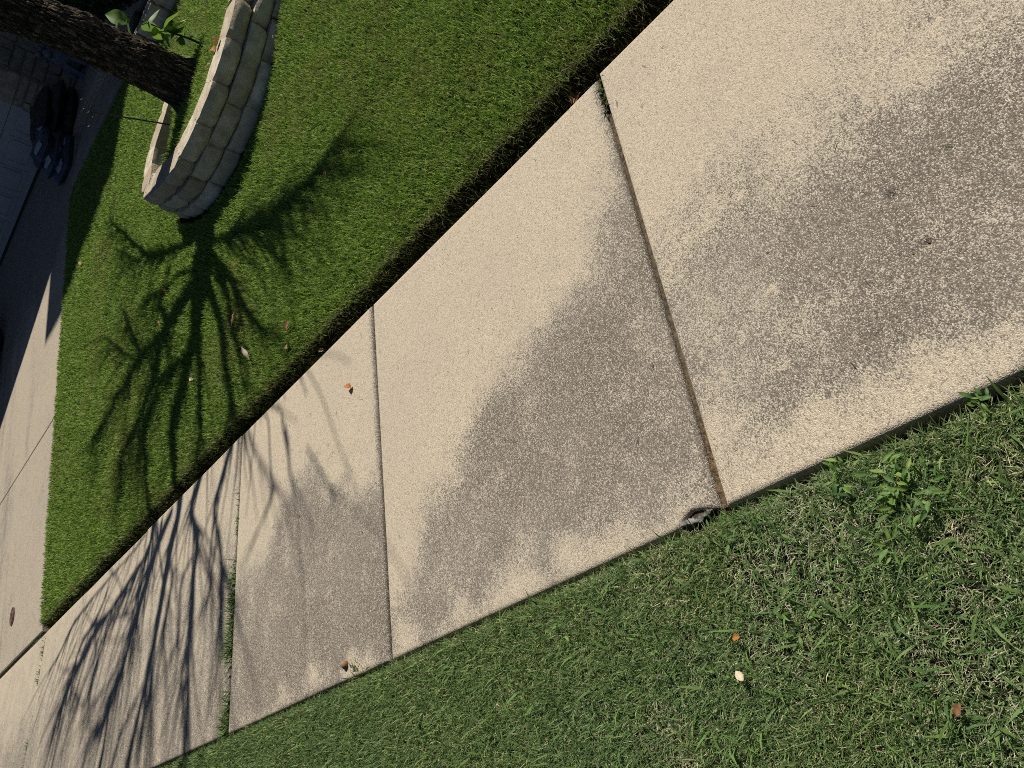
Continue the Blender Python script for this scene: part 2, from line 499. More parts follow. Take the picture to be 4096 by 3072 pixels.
sidewalk_bed = bmesh.new()
add_box(sidewalk_bed, (WX0 + 0.01, -1.6, -0.105), (WX1 - 0.01, 13.6, -0.016))
sidewalk = obj('sidewalk', sidewalk_bed, M['dirt'])
tag(sidewalk, 'pale aggregate concrete sidewalk running between the two lawns', 'sidewalk', kind='structure')
JY = [-0.52, 0.90, 2.31, 3.655, 5.13, 6.50, 7.65, 8.83, 10.2, 11.6, 13.0]
JW = [0.012, 0.021, 0.012, 0.013, 0.008, 0.007, 0.010, 0.006, 0.006, 0.006]
LIFT = [0.011, 0.0, 0.002, 0.006, 0.0, 0.001, 0.0, 0.0, 0.0, 0.0]
def broken_corner(X, Y):
    # chipped street-side corner of the second slab
    d = 0.026 * np.exp(-((Y - 0.985) / 0.035) ** 4) + 0.010 * np.exp(-((Y - 0.935) / 0.025) ** 2)
    d = d * (0.85 + 0.5 * vnoise(X * 0, Y, 70, 3))
    t = np.clip((0.66 - X) / 0.075, 0, 1)
    return X + d * t
for k in range(len(JY) - 1):
    y0 = JY[k] + JW[k] / 2 + (0.0 if k else 0.0)
    y1 = JY[k + 1] - (JW[k + 1] if k + 1 < len(JW) else 0.006) / 2
    me = slab_mesh('slab', WX0, WX1, y0, y1, flat_z, walk_stain_shade, step=0.008 if k in (0, 2) else (0.022 if y0 < 4 else 0.05), notch=broken_corner if k == 1 else None, dz=LIFT[k])
    obj('slab', me, M['walk'], sidewalk)
# packed sand standing in the widest joint
sb = bmesh.new()
add_box(sb, (WX0 + 0.004, 0.8905, -0.04), (0.95, 0.9080, -0.019))
bmesh.ops.subdivide_edges(sb, edges=[e for e in sb.edges if e.calc_length() > 0.3], cuts=60, use_grid_fill=True)
for v_ in sb.verts:
    if v_.co.z > -0.03: v_.co.z += 0.010 * noise.noise(Vector((v_.co.x * 45, v_.co.y * 200, 0))) + 0.012 * float(sstep(0.88, 0.62, v_.co.x))
obj('joint_sand', sb, M['sand'], sidewalk)

def drive_stain_shade(x, y):
    st = (fbm(x * 0.25, y * 4.5, 2.0, 51, 4) - 0.5)
    n = (fbm(x, y, 1.5, 61, 4) - 0.5)
    s = 0.22 + st * 1.3 * sstep(8.6, 9.6, y) + n * 0.35 + 0.95 * sstep(6.0, 7.2, x + n * 0.8)  # last term paints the house shade into the concrete near the garage
    s = np.maximum(s, 0.46 * sstep(0.085, 0.07, np.abs(y - 8.98 + 0.02 * (x - 5))) * sstep(4.3, 4.36, x) * sstep(5.75, 5.5, x))
    return np.clip(s, 0, 1)
def drive_z(x, y): return slope_z(x) + 0.006
bedb = bmesh.new()
v = [bedb.verts.new((x, y, SLOPE * (x - SX0) - dz)) for x, y, dz in ((2.12, 7.76, 0.1), (9.4, 7.76, 0.1), (9.4, 13.9, 0.1), (2.12, 13.9, 0.1), (2.12, 7.76, 0.012), (9.4, 7.76, 0.012), (9.4, 13.9, 0.012), (2.12, 13.9, 0.012))]
for f in ((3, 2, 1, 0), (4, 5, 6, 7), (0, 1, 5, 4), (1, 2, 6, 5), (2, 3, 7, 6), (3, 0, 4, 7)):
    bedb.faces.new([v[i] for i in f])
driveway = obj('driveway', bedb, M['dirt'])
tag(driveway, 'pale concrete driveway climbing from the sidewalk to the garage', 'driveway', kind='structure')
DX = [2.118, 4.26, 6.62, 8.93, 9.30]
DYS = [DRIVE_Y, 10.18, 12.6, 13.9]
for a in range(4):
    for b in range(3):
        me = slab_mesh('slab', DX[a] + (0.010 if a == 0 else 0.005), DX[a + 1] - 0.005, DYS[b] + 0.004, DYS[b + 1] - 0.004, drive_z, drive_stain_shade, r=0.010, step=0.06)
        obj('slab', me, M['drive'], driveway)

def porch_stain_shade(x, y): return 0.75 + (fbm(x, y, 3, 71, 3) - 0.5) * 0.6  # high base level puts the house shade into the tone; noise mottles it
fw = bmesh.new(); add_box(fw, (7.24, 5.75, 0.30), (8.14, 7.70, 0.495))
front_walk = obj('front_walk', fw, M['dirt'])
tag(front_walk, 'narrow concrete front walk in the house shade, beyond the lawn', 'walk', kind='structure')
for y0, y1 in ((6.75, 7.735), (5.75, 6.74)):
    obj('slab', slab_mesh('slab', 7.23, 8.10, y0, y1, lambda x, y: 0.515 + 0.03 * (x - 7.23), porch_stain_shade, step=0.08), M['drive'], front_walk)
pb = bmesh.new(); add_box(pb, (8.13, 5.2, 0.30), (9.9, 7.72, 0.60)); add_box(pb, (9.14, 5.2, 0.30), (12.1, 8.18, 0.598))
porch = obj('porch', pb, M['mortar'])
tag(porch, 'raised concrete porch slab in deep shade beside the stone wall', 'porch', kind='structure')
obj('slab', slab_mesh('slab', 8.12, 9.135, 5.2, 8.0, lambda x, y: 0.625 + 0 * x, porch_stain_shade, step=0.1, thick=0.12), M['drive'], porch)
obj('slab', slab_mesh('slab', 9.145, 12.1, 5.2, 8.17, lambda x, y: 0.625 + 0 * x, porch_stain_shade, step=0.2, thick=0.12), M['drive'], porch)

# round iron valve cover set in the driveway
vt = empty('valve_cover', (2.60, 8.98, drive_z(np.array(2.60), 0) + 0.001))
vt.rotation_euler = (0, -math.atan(SLOPE), 0)
tag(vt, 'small round rusty iron valve cover set in the sunlit driveway', 'valve cover')
def disc(r, z0, z1, n=32, bev=0.004):
    b = bmesh.new()
    bmesh.ops.create_cone(b, cap_ends=True, segments=n, radius1=r, radius2=r - bev, depth=z1 - z0)
    bmesh.ops.translate(b, verts=b.verts, vec=(0, 0, (z0 + z1) / 2)); return b
obj('lid', disc(0.070, -0.02, 0.009), M['valve'], vt)
rb = bmesh.new()
for r0, r1, z in ((0.078, 0.090, 0.006),):
    n = 36
    for k in range(n):
        a0, a1 = 2 * math.pi * k / n, 2 * math.pi * (k + 1) / n
        q = [rb.verts.new((r * math.cos(a), r * math.sin(a), z)) for r, a in ((r0, a0), (r1, a0), (r1, a1), (r0, a1))]
        rb.faces.new(q)
    bmesh.ops.remove_doubles(rb, verts=rb.verts, dist=1e-5)
    ex = bmesh.ops.extrude_face_region(rb, geom=list(rb.faces))
    bmesh.ops.translate(rb, verts=[g for g in ex['geom'] if isinstance(g, bmesh.types.BMVert)], vec=(0, 0, -0.03))
    bmesh.ops.recalc_face_normals(rb, faces=rb.faces)
obj('rim', rb, M['valve'], vt)
hb_ = bmesh.new(); add_box(hb_, (-0.03, -0.006, 0.008), (0.03, 0.006, 0.014), 0.002)
obj('lift_bar', hb_, M['valve'], vt)

# ------------------------------------------------------------------ block retaining wall
def block_mesh(seed, w=0.30, d=0.19, h=0.108):
    """split-face wall block: local x along the wall, -y is the rough outer face, z up from its base"""
    nx, ny, nz = 10, 5, 5
    bm = bmesh.new()
    bmesh.ops.create_cube(bm, size=1.0)
    bmesh.ops.subdivide_edges(bm, edges=list(bm.edges), cuts=5, use_grid_fill=True)
    rs = random.Random(seed)
    off = Vector((rs.uniform(0, 50), rs.uniform(0, 50), rs.uniform(0, 50)))
    sl = rs.uniform(-0.012, 0.012); tp = rs.uniform(0.02, 0.07)
    for v in bm.verts:
        c = v.co * 2                                            # -1..1
        rr = 0.05
        p = Vector(c)
        for ax in range(3):                                      # round the arrises
            o = [abs(c[k]) for k in range(3) if k != ax]
            p[ax] = c[ax] * (1 - rr * 0.5 * (max(0, o[0] - 0.6) / 0.4) ** 2 - rr * 0.5 * (max(0, o[1] - 0.6) / 0.4) ** 2)
        x = p.x * w / 2; y = p.y * d / 2; z = (p.z + 1) * h / 2
        x *= 1 - tp * (c.y + 1) / 2
        nz_ = noise.noise(Vector((x, y, z)) * 22 + off) * 0.006 + noise.noise(Vector((x, y, z)) * 60 + off) * 0.003
        if c.y < -0.5:
            y += nz_ * 1.8 + sl * c.x - 0.015 * (1 - c.z * c.z) * (1 - c.x * c.x) + 0.034 * (max(0, abs(c.x) - 0.6) / 0.4) ** 2 + 0.012 * (max(0, -c.z - 0.5) / 0.5) ** 1.5
        else:
            x += nz_ * 0.4; y += nz_ * 0.4
        z += nz_ * 0.2
        v.co = (x, y + d / 2, z)
    me = bpy.data.meshes.new('block'); bm.to_mesh(me); bm.free()
    me.materials.append(M['block'])
    smooth(me); me.set_sharp_from_angle(angle=RAD(28))
    return me
BLOCKS = [block_mesh(s) for s in range(8)]

def lay(path, inset, start, z, parent, rng, wid=0.305, limit=None):
    C = catmull([(*p, 0) for p in path], 16)[:, :2]
    seg = np.linalg.norm(np.diff(C, axis=0), axis=1); L = np.concatenate([[0], np.cumsum(seg)])
    s = start
    while s < L[-1] - 0.05:
        w = wid * rng.uniform(0.92, 1.06)
        m = min(s + w / 2, L[-1])
        p = np.array([np.interp(m, L, C[:, 0]), np.interp(m, L, C[:, 1])])
        a = np.array([np.interp(max(0, m - w / 2), L, C[:, 0]), np.interp(max(0, m - w / 2), L, C[:, 1])])
        b = np.array([np.interp(min(L[-1], m + w / 2), L, C[:, 0]), np.interp(min(L[-1], m + w / 2), L, C[:, 1])])
        t = (b - a) / (np.linalg.norm(b - a) + 1e-9)
        nin = np.array([-t[1], t[0]]) * parent_side[0]
        pos = (a + b) / 2 + nin * (inset + rng.uniform(-0.008, 0.008))
        o = bpy.data.objects.new('block', BLOCKS[rng.randrange(len(BLOCKS))])
        ang = math.atan2(t[1], t[0]) + (0 if parent_side[0] > 0 else math.pi)
        o.location = (pos[0], pos[1], z + rng.uniform(-0.002, 0.002))
        o.rotation_euler = (rng.uniform(-0.015, 0.015), rng.uniform(-0.012, 0.012), ang + rng.uniform(-0.07, 0.07))
        o.scale = (max(0.12, (np.linalg.norm(b - a) - 0.013)) / 0.30, rng.uniform(0.97, 1.05), 1)
        o.parent = parent
        COL.objects.link(o)
        s += w
parent_side = [1]
garden_wall = empty('garden_wall', (0, 0, 0))
tag(garden_wall, 'curved low retaining wall of stacked split-face stone blocks around the tree', 'wall')
rng = random.Random(11)
# direction of travel along FRONT: from the right-hand end to the tip, so "inwards" is to the right of travel
parent_side[0] = -1
lay(FRONT, 0.014, 0.10, WALL_TOP - 0.33, garden_wall, rng)
lay(FRONT, 0.028, -0.06, WALL_TOP - 0.22, garden_wall, rng)
lay(FRONT, 0.042, 0.07, WALL_TOP - 0.11, garden_wall, rng)
lay(FRONT, 0.0, 0.0, WALL_TOP - 0.44, garden_wall, rng)
lay(BACK, 0.03, 0.0, WALL_TOP - 0.22, garden_wall, rng)
lay(BACK, 0.04, -0.12, WALL_TOP - 0.11, garden_wall, rng)

# stone edging of the shaded bed by the house
bed_edge = empty('bed_edging', (6.74, 4.72, 0.42))
tag(bed_edge, 'shaded row of grey edging blocks around the dark planting bed', 'edging')
for k in range(5):
    o = bpy.data.objects.new('block', BLOCKS[k]); o.parent = bed_edge
    o.location = (-0.10 + 0.022 * k, 0.42 - 0.36 * k, 0.0); o.rotation_euler = (0, 0, -math.pi / 2 + 0.1); o.scale = (1.15, 1.1, 1.9)
    COL.objects.link(o)

# limb centre lines and radii: (x, y, z, radius)
BRANCHES = [
    [(4.90,3.90,1.66,0.100), (4.90,3.85,1.86,0.125), (4.90,3.92,1.98,0.126), (4.90,3.99,2.08,0.114), (4.90,4.01,2.27,0.098), (4.90,4.12,2.42,0.079), (4.90,4.17,2.57,0.080), (4.90,4.27,2.77,0.084), (4.90,4.35,2.93,0.078), (4.90,4.30,3.44,0.036), (4.90,4.36,3.63,0.046), (4.90,4.40,3.88,0.042), (4.90,4.43,4.13,0.039), (4.90,4.46,4.33,0.034), (4.90,4.51,4.56,0.030), (4.90,4.60,4.84,0.025), (4.90,4.68,5.07,0.018)],
    [(4.82,4.00,2.16,0.057), (4.78,3.96,2.29,0.044), (4.73,3.94,2.48,0.039), (4.67,3.95,2.67,0.033), (4.62,3.91,2.82,0.033), (4.54,4.11,3.08,0.030), (4.50,4.02,3.22,0.021), (4.47,3.95,3.34,0.023), (4.42,3.96,3.49,0.022), (4.36,3.93,3.69,0.021), (4.32,3.92,3.84,0.019), (4.26,3.88,4.02,0.016), (4.19,3.84,4.25,0.014)],
    [(4.95,3.82,2.10,0.045), (4.87,3.67,2.33,0.032), (4.86,3.61,2.49,0.032), (4.85,3.55,2.70,0.034), (4.84,3.51,2.88,0.029), (4.83,3.48,3.10,0.027), (4.80,3.71,3.54,0.023), (4.79,3.66,3.71,0.015), (4.78,3.58,3.90,0.014), (4.77,3.52,4.04,0.016), (4.75,3.48,4.29,0.012), (4.74,3.43,4.47,0.010)],
    [(4.97,3.71,2.10,0.039), (4.83,3.52,2.25,0.037), (4.77,3.48,2.40,0.035), (4.73,3.39,2.59,0.029), (4.69,3.35,2.72,0.024), (4.67,3.29,2.85,0.010), (4.61,2.98,3.07,0.009), (4.58,2.93,3.18,0.012), (4.54,2.86,3.34,0.010)],
    [(4.64,3.36,2.66,0.016), (4.57,3.26,2.86,0.010), (4.54,3.12,2.97,0.009), (4.47,3.07,3.15,0.011), (4.43,3.03,3.27,0.008), (4.40,2.96,3.37,0.005)],
    [(4.90,3.83,1.74,0.041), (4.90,3.69,1.95,0.031), (4.88,3.50,2.17,0.028), (4.87,3.37,2.39,0.026), (4.86,3.21,2.65,0.018), (4.84,3.02,2.85,0.011), (4.83,2.84,3.01,0.007)],
    [(4.90,3.86,1.69,0.023), (4.90,3.69,1.79,0.021), (4.98,3.56,1.94,0.021), (5.03,3.36,2.10,0.017), (5.06,3.13,2.26,0.017), (5.13,2.91,2.42,0.017), (5.22,2.76,2.58,0.018), (5.32,2.60,2.74,0.016), (5.42,2.47,2.90,0.015), (5.53,2.28,3.06,0.014), (5.66,2.02,3.22,0.010)],
    [(4.93,3.14,2.10,0.010), (4.97,2.99,2.25,0.009), (5.05,2.88,2.40,0.008), (5.11,2.70,2.55,0.006)],
    [(4.95,3.91,1.62,0.028), (5.18,4.16,1.78,0.025), (5.44,4.39,1.94,0.025), (5.71,4.65,2.10,0.021), (5.97,4.86,2.26,0.017), (6.36,5.12,2.42,0.017), (6.85,5.46,2.58,0.013), (7.29,5.75,2.74,0.011), (7.65,5.95,2.90,0.007)],
    [(5.82,4.83,2.10,0.011), (6.10,5.13,2.25,0.008), (6.42,5.37,2.40,0.006), (6.80,5.68,2.55,0.005)],
    [(4.90,3.96,1.89,0.057), (4.90,4.22,1.88,0.052), (4.91,4.40,1.94,0.060), (5.00,4.52,2.10,0.041), (5.18,4.70,2.26,0.031), (5.32,4.83,2.42,0.026), (5.50,5.10,2.58,0.029), (5.55,5.27,2.74,0.029), (5.70,5.53,2.90,0.026), (5.78,5.85,3.06,0.025), (5.88,6.09,3.22,0.019)],
    [(4.99,4.49,2.10,0.044), (5.08,4.64,2.25,0.063), (5.04,4.69,2.40,0.052), (5.08,4.88,2.55,0.037), (5.12,5.00,2.70,0.031), (5.17,5.23,2.85,0.028), (5.21,5.36,3.00,0.027)],
    [(4.82,4.13,2.24,0.035), (4.81,4.27,2.28,0.023), (4.94,4.50,2.40,0.021), (5.02,4.68,2.55,0.028), (5.04,4.83,2.70,0.035), (5.02,4.88,2.85,0.028), (4.63,4.77,3.06,0.020), (4.59,4.97,3.22,0.015), (4.58,5.29,3.30,0.011), (4.63,5.52,3.45,0.010), (4.72,5.85,3.60,0.012), (4.72,6.06,3.75,0.013), (4.74,6.31,3.90,0.014), (4.67,6.44,4.05,0.014)],
    [(4.90,4.05,1.77,0.016), (5.04,4.35,1.78,0.018), (5.24,4.59,1.94,0.015), (5.47,4.82,2.10,0.011), (5.67,5.00,2.26,0.007)],
    [(5.38,4.58,2.10,0.026), (5.45,4.67,2.25,0.030), (5.39,4.54,2.40,0.014), (5.41,4.49,2.55,0.010)],
    [(5.05,4.85,2.10,0.009), (5.28,5.05,2.25,0.009), (5.57,5.18,2.40,0.015), (5.91,5.32,2.55,0.013), (6.23,5.44,2.70,0.008)],
    [(5.10,5.13,2.10,0.008), (5.46,5.44,2.25,0.009), (5.81,5.70,2.40,0.007), (6.16,5.98,2.55,0.005)],
    [(5.39,4.39,3.98,0.025), (5.39,4.64,4.24,0.028), (5.39,4.75,4.45,0.027), (5.39,4.86,4.58,0.031), (5.39,4.93,4.79,0.031), (5.39,5.03,4.94,0.024), (5.39,5.16,5.08,0.024), (5.39,5.26,5.22,0.018), (5.39,5.49,5.32,0.016), (5.39,5.57,5.50,0.017)],
    [(5.38,4.38,3.94,0.013), (5.38,4.56,4.07,0.018), (5.38,4.69,4.27,0.019), (5.38,4.78,4.48,0.017), (5.38,4.89,4.63,0.013), (5.38,5.09,4.69,0.007)],
    [(4.41,4.97,2.77,0.008), (4.41,5.19,2.81,0.008), (4.41,5.56,2.84,0.008), (4.41,6.00,2.87,0.008), (4.41,6.23,2.90,0.012), (4.41,6.57,2.99,0.013), (4.41,6.80,3.14,0.012), (4.41,7.07,3.24,0.009)],
    [(4.60,4.71,3.29,0.014), (4.60,4.92,3.47,0.018), (4.60,4.89,3.62,0.020), (4.60,4.96,3.76,0.021), (4.60,5.05,3.95,0.021), (4.60,5.13,4.13,0.017), (4.60,5.21,4.24,0.011), (4.60,5.42,4.37,0.008)],
    [(5.10,4.88,4.24,0.004), (5.10,5.42,4.09,0.007), (5.10,5.55,4.28,0.017), (5.10,5.65,4.43,0.018), (5.10,5.72,4.60,0.013)],
    [(5.27,4.94,4.65,0.009), (5.27,5.26,4.81,0.009), (5.27,5.53,4.89,0.005), (5.27,5.86,4.80,0.003), (5.27,6.17,4.64,0.003)],
    [(5.47,4.33,4.45,0.013), (5.47,4.23,4.63,0.019), (5.47,4.26,4.87,0.021), (5.47,4.26,5.06,0.018), (5.47,4.27,5.15,0.014)],
    [(5.51,4.42,5.05,0.021), (5.51,4.40,5.19,0.020), (5.51,4.37,5.36,0.019), (5.51,4.43,5.54,0.016), (5.51,4.42,5.74,0.013)],
    [(4.24,5.26,3.70,0.020), (4.24,5.24,3.93,0.020), (4.24,5.27,4.20,0.017)],
    [(5.07,3.89,4.06,0.006), (5.07,3.75,4.22,0.008), (5.07,3.63,4.40,0.017), (5.07,3.67,4.50,0.009)],
    [(5.17,3.96,4.24,0.010), (5.17,4.09,4.37,0.016), (5.17,4.04,4.70,0.015), (5.17,4.10,4.84,0.008)],
    [(4.91,5.26,3.70,0.006), (4.91,5.59,3.43,0.004), (4.91,5.73,3.65,0.014), (4.91,6.17,3.86,0.015), (4.91,6.24,4.05,0.022), (4.91,6.37,4.28,0.014)],
    [(4.39,4.64,2.79,0.017), (4.39,4.67,3.00,0.016), (4.39,4.77,3.18,0.013), (4.39,4.96,3.30,0.007), (4.39,5.18,3.30,0.005)],
    [(4.86,4.51,4.51,0.010), (4.86,4.69,4.62,0.010), (4.86,4.87,4.75,0.011), (4.86,4.98,4.92,0.010)],
    [(4.25,3.92,3.75,0.011), (4.25,3.98,3.88,0.010), (4.25,3.97,4.07,0.010)],
    [(5.59,5.78,4.65,0.013), (5.59,5.65,4.86,0.021), (5.59,5.80,5.01,0.013), (5.59,5.89,5.14,0.012)],
    [(5.48,3.26,4.08,0.012), (5.48,3.13,4.30,0.011), (5.48,2.98,4.50,0.012), (5.48,2.93,4.63,0.026), (5.48,3.01,4.75,0.013)],
    [(4.98,2.87,3.69,0.015), (4.98,2.82,3.85,0.016), (4.98,2.79,4.00,0.016), (4.98,2.72,4.13,0.010), (4.98,2.60,4.32,0.008), (4.98,2.53,4.46,0.005)],
    [(4.58,2.66,3.46,0.007), (4.58,2.55,3.62,0.008), (4.58,2.44,3.80,0.007), (4.58,2.38,3.90,0.004)],
]
LIMBS = [0, 5, 6, 8, 10, 13]

# ------------------------------------------------------------------ tree
tree = empty('tree', (TREE[0] - 0.015, TREE[1] + 0.015, 0.44))
tag(tree, 'leafless tree with dark furrowed bark rising from the block-walled planter', 'tree')
def build_trunk():
    # axis in tree space (origin at the base)
    ax = catmull([(-0.01, 0.0, -0.12), (0.0, 0.0, 0.05), (0.012, 0.012, 0.4), (0.05, 0.06, 0.8), (0.095, 0.115, 1.12), (0.15, 0.19, 1.32)], 40)
    nA = 220
    L = np.linspace(0, len(ax) - 1, 300); ax = np.stack([np.interp(L, np.arange(len(ax)), ax[:, k]) for k in range(3)], 1)
    nP = len(ax); V = np.zeros((nP, nA, 3))
    th = np.linspace(0, 2 * math.pi, nA, endpoint=False)
    roots = [(2.2, 0.10), (-2.7, 0.09), (-0.9, 0.11), (0.6, 0.06), (3.6, 0.05)]
    for i in range(nP):
        z = ax[i, 2]
        r = 0.137 + 0.018 * math.exp(-((z - 0.30) / 0.25) ** 2) + 0.055 * max(0, (z - 0.95) / 0.4) ** 2
        fl = math.exp(-max(0, z + 0.02) / 0.085)
        rad = np.full(nA, r) + 0.035 * fl
        for a, am in roots:
            dd = np.abs((th - a + math.pi) % (2 * math.pi) - math.pi)
            rad += am * fl * np.exp(-(dd / 0.33) ** 2)
        rad += 0.010 * np.sin(2 * th + z * 2.2) + 0.008 * np.sin(3 * th - z * 3)
        for bz, bt, br, ba in ((0.33, -1.9, 0.10, 0.022), (0.62, 3.3, 0.09, 0.02), (0.72, -1.25, 0.07, 0.03)):
            dd = np.abs((th - bt + math.pi) % (2 * math.pi) - math.pi) * r
            rad += ba * np.exp(-((dd / br) ** 2 + ((z - bz) / br) ** 2))
        for k in range(nA):
            cx, cy = math.cos(th[k]), math.sin(th[k])
            q = Vector((cx * 0.13, cy * 0.13, z))
            wv = noise.noise(Vector((cx * 1.1, cy * 1.1, z * 3.0))) * 0.05
            s1 = noise.noise(Vector(((cx + wv) * 5.2, (cy + wv) * 5.2, z * 8.5)))
            s2 = noise.noise(Vector(((cx + wv) * 11, (cy + wv) * 11, z * 20 + 7)))
            rid = 1 - abs(s1) * 2.2; rid2 = 1 - abs(s2) * 2.2
            dsp = -0.018 * max(0, rid) ** 2.0 - 0.009 * max(0, rid2) ** 2 + 0.003 * noise.noise(q * 90)
            rr = rad[k] + dsp + 0.006
            V[i, k] = (ax[i, 0] + cx * rr, ax[i, 1] + cy * rr, z)
    Q = []
    ii, kk = np.meshgrid(np.arange(nP - 1), np.arange(nA), indexing='ij')
    k2 = (kk + 1) % nA
    Q = np.stack([ii * nA + kk, ii * nA + k2, (ii + 1) * nA + k2, (ii + 1) * nA + kk], -1).reshape(-1, 4)
    return smooth(np_mesh('trunk', V.reshape(-1, 3), quads=Q))
obj('trunk', build_trunk(), M['bark'], tree)
def build_branches():
    rs = random.Random(8)
    base = np.array([TREE[0], TREE[1], 0.44])
    twv, twq, twn = [], [], 0
    for bi, br in enumerate(BRANCHES):
        P = np.array([b[:3] for b in br]); r = np.array([b[3] for b in br])
        C = catmull(P, 5)
        rr = np.interp(np.linspace(0, len(r) - 1, len(C)), np.arange(len(r)), r)
        ker = np.array([1, 2, 3, 2, 1.0]); ker /= ker.sum()
        rr = np.convolve(np.pad(rr, 2, mode='edge'), ker, 'valid')
        rr = np.maximum(rr * (1.12 if bi < 17 and bi not in (3, 4) else (0.75 if bi >= len(BRANCHES) - 3 or bi in (3, 4) else 1.1)), 0.007)
        obj('branch', tube_mesh('branch', C - base, rr, 9), M['bark'], tree)
        # side twigs
        for i in [i_ for i_ in range(3, len(C) - 1) for _ in range(3 if bi in (6, 7, 8, 9, 10, 11, 12, 13, 14, 15, 16) else 1)]:
            if rs.random() < ((0.85 if rr[i] < 0.045 else 0.35) if bi < 17 and bi not in (3, 4) else (0.12 if bi >= len(BRANCHES) - 3 or bi in (3, 4) else 0.55)):
                t = C[min(i + 1, len(C) - 1)] - C[i - 1]; t /= np.linalg.norm(t) + 1e-9
                sd = np.array([rs.uniform(-1, 1), rs.uniform(-1, 1), rs.uniform(0.0, 1.0)])
                dv = t * 1.1 + sd * 0.55; dv /= np.linalg.norm(dv)
                n = 6; ln = rs.uniform(0.3, 1.1)
                pts = [C[i]]
                for s in range(n):
                    dv = dv + np.array([rs.uniform(-1, 1), rs.uniform(-1, 1), rs.uniform(-0.5, 1.0)]) * 0.16; dv /= np.linalg.norm(dv)
                    pts.append(pts[-1] + dv * ln / n)
                if min(p[2] for p in pts) < 1.85: continue
                v, q, _ = tube(np.array(pts) - base, np.linspace(min(0.012, rr[i] * 0.65), 0.0035, n + 1), 5, False)
                twv.append(v); twq.append(np.array(q) + twn); twn += len(v)
    o = obj('twigs', smooth(np_mesh('twigs', np.concatenate(twv), quads=np.concatenate(twq))), M['bark'], tree)
    o['kind'] = 'stuff'
    # link the traced limbs to the trunk top
    top = np.array([4.745 + 0.14, 3.70 + 0.18, 1.72])
    for bi in LIMBS:
        b0 = np.array(BRANCHES[bi][0][:3])
        C = catmull([top - (0, 0.0, 0.22), (top + b0) / 2 + (0, 0, -0.02), b0], 6)
        obj('branch', tube_mesh('branch', C - base, np.linspace(max(0.05, BRANCHES[bi][0][3]), BRANCHES[bi][0][3], len(C)), 10), M['bark'], tree)
build_branches()

# ------------------------------------------------------------------ house
house = empty('house', (HOUSE_X, 8.19, 0.6))
hO = np.array([HOUSE_X, 8.19, 0.6])
tag(house, 'stone-faced house with a white panelled garage door, all in shade', 'house')
def prism_x(name, prof, x0, x1, mat):
    """profile in (y,z), extruded along x; world coordinates"""
    b = bmesh.new(); n = len(prof)
    A = [b.verts.new((x0 - hO[0], y - hO[1], z - hO[2])) for y, z in prof]
    B = [b.verts.new((x1 - hO[0], y - hO[1], z - hO[2])) for y, z in prof]
    b.faces.new(A); b.faces.new(B[::-1])
    for i in range(n): b.faces.new((A[i], B[i], B[(i + 1) % n], A[(i + 1) % n]))
    bmesh.ops.recalc_face_normals(b, faces=b.faces)
    return obj(name, b, mat, house)
# garage front: pier, header and gable above the door opening
prism_x('wall', [(8.20, 0.3), (8.20, 3.47), (8.70, 3.735), (8.70, 0.3)], HOUSE_X + 0.03, HOUSE_X + 0.30, M['mortar'])
prism_x('wall', [(8.70, 2.85), (8.70, 3.735), (11.15, 5.03), (13.6, 3.735), (13.6, 2.85)], HOUSE_X + 0.03, HOUSE_X + 0.30, M['siding'])
prism_x('wall', [(13.6, 0.3), (13.6, 3.735), (14.1, 3.47), (14.1, 0.3)], HOUSE_X + 0.03, HOUSE_X + 0.30, M['mortar'])
prism_x('wall', [(8.21, 0.3), (8.21, 3.47), (8.40, 3.47), (8.40, 0.3)], HOUSE_X + 0.30, 16.0, M['mortar'])
prism_x('roof', [(8.19, 3.46), (11.15, 5.03), (14.12, 3.46), (14.12, 3.56), (11.15, 5.14), (8.19, 3.56)], HOUSE_X + 0.02, 17.0, M['roof'])
# taller main block set back behind the entry
prism_x('wall', [(1.0, 0.3), (1.0, 6.2), (4.70, 6.36), (5.23, 6.92), (5.6, 7.71), (7.24, 8.28), (7.98, 8.28), (7.98, 0.3)], 12.15, 12.45, M['siding'])
prism_x('roof', [(1.0, 6.2), (4.70, 6.36), (5.23, 6.92), (5.6, 7.71), (7.24, 8.28), (7.98, 8.28), (7.98, 8.1), (7.24, 8.1), (5.7, 7.5), (5.3, 6.75), (4.72, 6.2), (1.0, 6.05)], 12.16, 18.0, M['roof'])
# stones of the pier and of the side wall
sb = bmesh.new(); bmesh.ops.create_cube(sb, size=1.0)
bmesh.ops.bevel(sb, geom=list(sb.edges), offset=0.11, segments=2, affect='EDGES', profile=0.5)
STONES = []
for s in range(4):
    b2 = sb.copy(); rs = random.Random(s)
    off = Vector((s * 9.1, 3, 1))
    for v in b2.verts: v.co += noise.noise_vector(v.co * 2.2 + off) * 0.07
    me = bpy.data.meshes.new('stone'); b2.to_mesh(me); b2.free(); me.materials.append(M['stone']); STONES.append(smooth(me))
sb.free()
rs = random.Random(5)
def stones(u0, u1, z0, z1, place):
    z = z0
    while z < z1:
        h = rs.choice((0.15, 0.20, 0.26, 0.30)); u = u0
        while u < u1 - 0.03:
            w = min(rs.uniform(0.17, 0.46), u1 - u)
            if u1 - (u + w) < 0.09: w = u1 - u
            if h > 0.19 and rs.random() < 0.4:
                place(u, w, z, h * 0.5); place(u, w, z + h * 0.5, h * 0.5)
            else: place(u, w, z, h)
            u += w
        z += h
def put_stone(c, s):
    o = bpy.data.objects.new('stone', STONES[rs.randrange(4)]); o.parent = house
    o.location = c - hO; o.scale = s; COL.objects.link(o)
stones(8.185, 8.72, 0.58, 2.3, lambda u, w, z, h: put_stone(np.array((HOUSE_X + 0.045 + rs.uniform(-.012, .012), u + w / 2, z + h / 2)), (0.10, w - 0.022, h - 0.022)))
